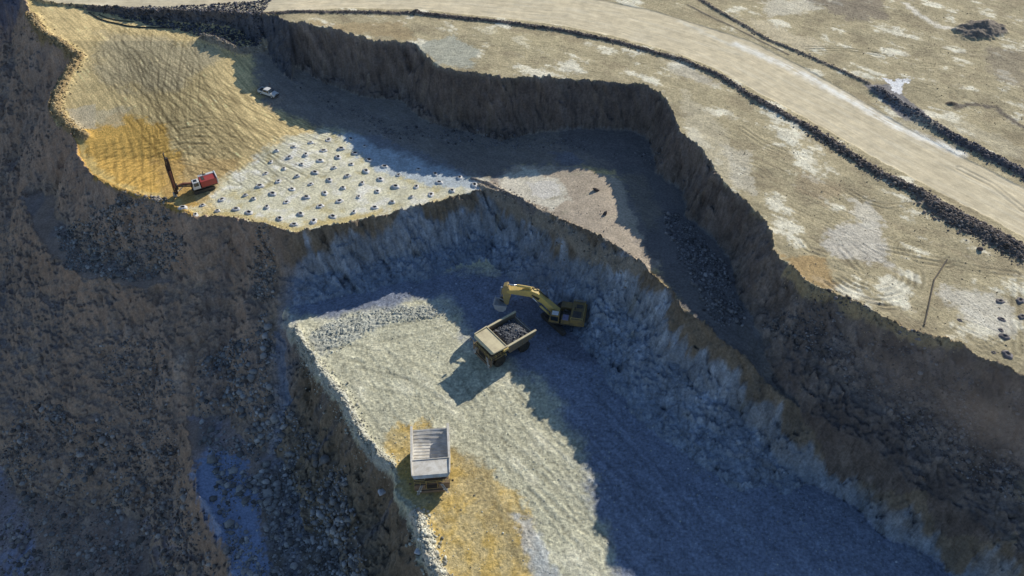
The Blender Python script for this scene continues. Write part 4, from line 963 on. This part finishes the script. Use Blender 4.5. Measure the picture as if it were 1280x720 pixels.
def drill_rig(x, y, z, rz):
    t = empty('drill_rig', (x, y, z), rz, 'red and white crawler drill rig with tall dark mast at the bench edge', 'drill rig')
    for sx in (-1, 1):
        pr = [(-1.9 + .42 * math.cos(a), .42 + .42 * math.sin(a)) for a in np.linspace(math.pi / 2, 3 * math.pi / 2, 8)] + [(1.9 + .42 * math.cos(a), .42 + .42 * math.sin(a)) for a in np.linspace(-math.pi / 2, math.pi / 2, 8)]
        tk = MB().prism(pr, sx * 1.15 - .2, sx * 1.15 + .2, 'x')
        for yy in np.arange(-1.9, 2.0, .22): tk.box((sx * 1.15, yy, .85), (.46, .06, .05))
        tk.build('track', DARKS, t)
    MB().box((0, 0, .9), (1.9, 3.4, .5)).box((0, -.3, 1.22), (2.7, 5.4, .16)).build('chassis', DARKS, t, .03)
    MB().box((-.3, -1.35, 2.05), (2.1, 3.4, 1.45)).build('engine_hood', RED, t, .08)
    MB().box((1.05, -1.35, 2.08), (.62, 3.5, 1.6)).build('side_panel', WHITE, t, .05)
    wp = MB().box((0, -3.2, 2.15), (2.7, .22, 1.7)).build('rear_panel', WHITE, t, .05)
    MB().box((-.1, -.4, 2.80), (1.3, .6, .06)).box((1.05, -1.0, 2.9), (.4, .7, .05)).build('hood_grille', DARKS, t)
    MB().cyl((1.42, -.9, 2.6), (1.42, -.9, 3.45), .09).build('exhaust_pipe', DARKS, t)
    cab = MB().hexa([(-1.35, .55, 1.3), (.15, .55, 1.3), (.15, 2.15, 1.3), (-1.35, 2.15, 1.3)], [(-1.3, .6, 3.05), (.1, .6, 3.05), (.1, 1.95, 3.05), (-1.3, 1.95, 3.05)]).build('cab', WHITE, t, .06)
    MB().hexa([(-1.25, 2.12, 1.9), (.05, 2.12, 1.9), (.05, 2.17, 1.9), (-1.25, 2.17, 1.9)], [(-1.2, 1.98, 2.9), (0, 1.98, 2.9), (0, 2.03, 2.9), (-1.2, 2.03, 2.9)]).build('windscreen', GLASS, cab)
    MB().box((-1.34, 1.3, 2.45), (.04, 1.0, .8)).box((.15, 1.3, 2.45), (.04, 1.0, .8)).box((-.6, 1.3, 3.09), (.8, .7, .04)).build('side_window', GLASS, cab)
    MB().box((.9, 1.2, 1.75), (.9, 1.5, .8)).cyl((.9, .7, 2.2), (.9, 1.7, 2.2), .22).build('hydraulic_block', DARKS, t, .03)
    boom = MB().prism([(1.6, 1.5), (1.7, 2.1), (3.6, 2.7), (5.0, 2.55), (5.0, 2.1), (3.6, 2.15)], .2, .62, 'x').build('boom', ORNG, t, .04)
    MB().cyl((.41, 2.0, 1.2), (.41, 4.6, 2.1), .13).cyl((.85, 2.2, 1.9), (.55, 4.8, 2.5), .1).cyl((0, 2.2, 1.9), (.3, 4.8, 2.5), .1).build('boom_cylinder', RUST, boom)
    MB().box((.41, 5.15, 2.3), (.9, .5, 1.1)).build('mast_bracket', DARKS, t, .04)
    lean = Matrix.Rotation(-.03, 3, 'Y') @ Matrix.Rotation(.05, 3, 'X')
    def L(m):
        m.v = [tuple(Vector((.41, 5.7, 0)) + lean @ Vector(v)) for v in m.v]; return m
    fb = MB()
    for sx in (-1, 1):
        for sy in (-1, 1): fb.box((sx * .36, sy * .3, 5.2), (.18, .18, 9.2))
    for k in range(14):
        z0 = .8 + k * .64
        for sx in (-1, 1): fb.tube([(sx * .36, -.3, z0), (sx * .36, .3, z0 + .6)], .05, 5)
        fb.tube([(-.36, .3, z0), (.36, .3, z0 + .6)], .05, 5)
    fb.box((0, -.1, 5.2), (.8, .42, 9.1))
    mast = L(fb).build('mast', MASTM, t)
    L(MB().box((0, .34, 7.6), (.5, .42, 1.3)).cyl((0, .36, .2), (0, .36, 7.0), .07)).build('rock_drill', DARKS, mast)
    L(MB().cyl((-.45, .1, 3.0), (-.45, .1, 6.8), .26, 12).box((-.45, .1, 2.8), (.6, .6, .2)).box((-.45, .1, 6.9), (.6, .6, .2))).build('rod_magazine', ORNG, mast)
    L(MB().tube([(.1, .1, 9.7), (.05, .3, 11.0), (-.05, .1, 11.3)], .12, 8).box((0, 0, 9.85), (.6, .55, .3)).tube([(.3, .3, 9.4), (.55, .5, 6.5), (.5, .3, 3.5), (.4, -.4, 2.3)], .07, 6)).build('hose_loop', DARKS, mast)
    L(MB().box((0, .35, .45), (.9, .8, .6), taper=.7).box((0, .3, .85), (.75, .75, .2))).build('dust_hood', CREAM, mast, .03)
    MB().tube([(.9, 5.5, .7), (1.3, 4.9, .5), (1.2, 4.0, 1.2), (1.0, 2.2, 1.7)], .11, 8).build('dust_hose', CREAM, t)
    MB().tube([(-.3, 5.6, 1.4), (-.9, 6.6, .25), (-1.6, 7.4, .2)], .06, 6).build('hydraulic_hose', DARKS, t)
    return t

def pickup(x, y, z, rz):
    t = empty('pickup_truck', (x, y, z), rz, 'white double cab pickup truck parked in the shadow at the foot of the wall', 'pickup truck')
    lowb = MB().hexa([(-.92, -2.65, .45), (.92, -2.65, .45), (.92, 2.62, .45), (-.92, 2.62, .45)], [(-.92, -2.65, .80), (.92, -2.65, .80), (.9, 2.62, .80), (-.9, 2.62, .80)])
    lowb.hexa([(-.92, -.95, .80), (.92, -.95, .80), (.92, 1.45, .80), (-.92, 1.45, .80)], [(-.9, -.95, 1.12), (.9, -.95, 1.12), (.88, 1.4, 1.14), (-.88, 1.4, 1.14)])
    b = lowb.build('body', WHITE, t, .06)
    MB().hexa([(-.9, 1.3, .80), (.9, 1.3, .80), (.86, 2.6, .80), (-.86, 2.6, .80)], [(-.84, 1.3, 1.17), (.84, 1.3, 1.17), (.78, 2.5, 1.0), (-.78, 2.5, 1.0)]).build('hood', WHITE, b, .06)
    MB().hexa([(-.88, -.95, 1.12), (.88, -.95, 1.12), (.88, 1.35, 1.14), (-.88, 1.35, 1.14)], [(-.72, -.80, 1.74), (.72, -.80, 1.74), (.70, .62, 1.76), (-.70, .62, 1.76)]).build('cab', WHITE, t, .08)
    MB().hexa([(-.78, 1.30, 1.19), (.78, 1.30, 1.19), (.78, 1.36, 1.19), (-.78, 1.36, 1.19)], [(-.66, .66, 1.72), (.66, .66, 1.72), (.66, .72, 1.72), (-.66, .72, 1.72)]).build('windscreen', GLASS, t)
    MB().hexa([(-.72, -.99, 1.2), (.72, -.99, 1.2), (.72, -.94, 1.2), (-.72, -.94, 1.2)], [(-.62, -.88, 1.66), (.62, -.88, 1.66), (.62, -.82, 1.66), (-.62, -.82, 1.66)]).build('rear_window', GLASS, t)
    for sx in (-1, 1):
        for a, c in ((-.75, .2), (.27, 1.0)):
            MB().hexa([(sx*.885, a, 1.2), (sx*.90, a, 1.2), (sx*.90, c, 1.2), (sx*.885, c, 1.2)], [(sx*.765, a+.08, 1.64), (sx*.785, a+.08, 1.64), (sx*.785, c-.22 if c > .5 else c, 1.64), (sx*.765, c-.22 if c > .5 else c, 1.64)]).build('side_window', GLASS, t)
    bed = MB()
    for sx in (-1, 1): bed.box((sx * .86, -1.78, .98), (.12, 1.7, .36))
    bed.box((0, -2.62, .98), (1.84, .08, .36)).box((0, -.98, .98), (1.84, .06, .36))
    bed.build('cargo_bed', WHITE, t, .03)
    MB().box((0, -1.8, .83), (1.6, 1.6, .05)).build('bed_liner', DARKS, t)
    MB().box((-.55, -1.1, 1.0), (.35, .4, .3)).box((.35, -1.15, 1.0), (.4, .35, .3)).build('toolbox', DARKS, t, .02)
    for sx in (-1, 1):
        for yy in (-1.65, 1.75):
            o = MB().lathe((sx * .82, yy, .39), [(-.13, .24), (-.13, .36), (-.09, .39), (.09, .39), (.13, .36), (.13, .24)], 22).build('wheel', TYRE, t)
            MB().cyl((sx * .86, yy, .39), (sx * .965, yy, .39), .23, 16).build('rim', GREYS, o)
        MB().box((sx * .68, 2.60, .86), (.34, .10, .17)).build('headlight', LAMP, t, .02)
        MB().box((sx * .84, -2.67, .95), (.13, .05, .3)).build('tail_light', RED, t)
        MB().box((sx * 1.02, .95, 1.22), (.2, .1, .17)).build('mirror', DARKS, t, .02)
    MB().box((0, 2.68, .55), (1.75, .14, .26)).box((0, 2.63, .85), (.9, .06, .2)).build('front_bumper', DARKS, t, .03)
    MB().box((0, -2.72, .5), (1.75, .14, .2)).build('rear_bumper', DARKS, t, .03)
    MB().cyl((-.6, .5, 1.75), (-.6, .5, 2.9), .015, 6).box((-.6, .5, 2.85), (.03, .25, .2)).build('whip_flag', ORNG, t)
    return t

def pipe(name, px, r, mat, label, cat, lift=.0):
    P = [on_ground(u, v) for u, v in px]
    # subdivide so that it lies on the ground
    Q = []
    for a, b in zip(P[:-1], P[1:]):
        n = max(2, int(math.hypot(a[0] - b[0], a[1] - b[1]) / .8))
        for k in range(n):
            q = k / n; x = a[0] + (b[0] - a[0]) * q; y = a[1] + (b[1] - a[1]) * q; Q.append((x, y, float(height(x, y)) + r * .8 + lift))
    Q.append((P[-1][0], P[-1][1], float(height(P[-1][0], P[-1][1])) + r * .8 + lift))
    o = MB().tube(Q, r, 8).build(name, mat); tag(o, label, cat)

def place_machines():
    haul_truck(*PADS['empty'], math.radians(185.5), 'empty haul truck with pale grey dump body at the corner of the lit pit floor', CREAM, CREAM, 0, False)
    lt = haul_truck(*PADS['loaded'], math.radians(128.5), 'yellow haul truck loaded with dark rock beside the excavator', BODY_SHADED, CANM, 0, True)
    rock_load(lt, 'heap of dark blasted rock filling the dump body beside the excavator')
    excavator(*PADS['digger'], math.radians(78.5), math.radians(38.5))
    drill_rig(*PADS['drill'], math.radians(119.4))
    pickup(*PADS['pickup'], math.radians(241.6))
    pipe('water_hose', [(111,16),(117,20),(124,24),(135,27.5),(148,30.5),(160,33),(175,35),(195,35.6),(215,35.5)], .16, BLACKP, 'long thick black hose curving along the foot of the road embankment', 'hose')
    pipe('water_hose', [(124,19),(132,22.5),(145,25.5),(158,27),(168,28)], .11, BLACKP, 'short thin hose lying just above the long black hose', 'hose')
    pipe('steel_pipe', [(1183.6,325),(1176,337),(1167.5,350),(1163,370),(1155,407)], .13, PIPEB, 'thin dark bent pipe lying across the scraped upper ground', 'pipe')
CANM = solid('dusty_cream_yellow_paint', (.70, .62, .40), .6, 0, (.48, .41, .27), .9, .7)
BODY_SHADED = solid('dusty_shaded_steel', (.24, .20, .14), .6, 0, (.22, .17, .12), .8, 1.0)  # dusty brown, darkened to paint in the shade on the body sides
PADS = {}
def make_pads():
    def pad(k, x, y, r, z=None): zz = level_pad(x, y, r, z); PADS[k] = (x, y, zz)
    pad('empty', -13.9, 76.2, 6.5, 0.0); pad('loaded', -1.4, 102.9, 7, 0.0); pad('digger', 10.2, 110.5, 5.5, 0.0)
    p = at(255, 236, zB); pad('drill', p[0], p[1], 4.5)
    p = at(336, 118.5, zB); pad('pickup', p[0], p[1], 3.5)

make_pads()
build_terrain()
build_rubble()
build_piles()
place_machines()
build_haze()
build_world()
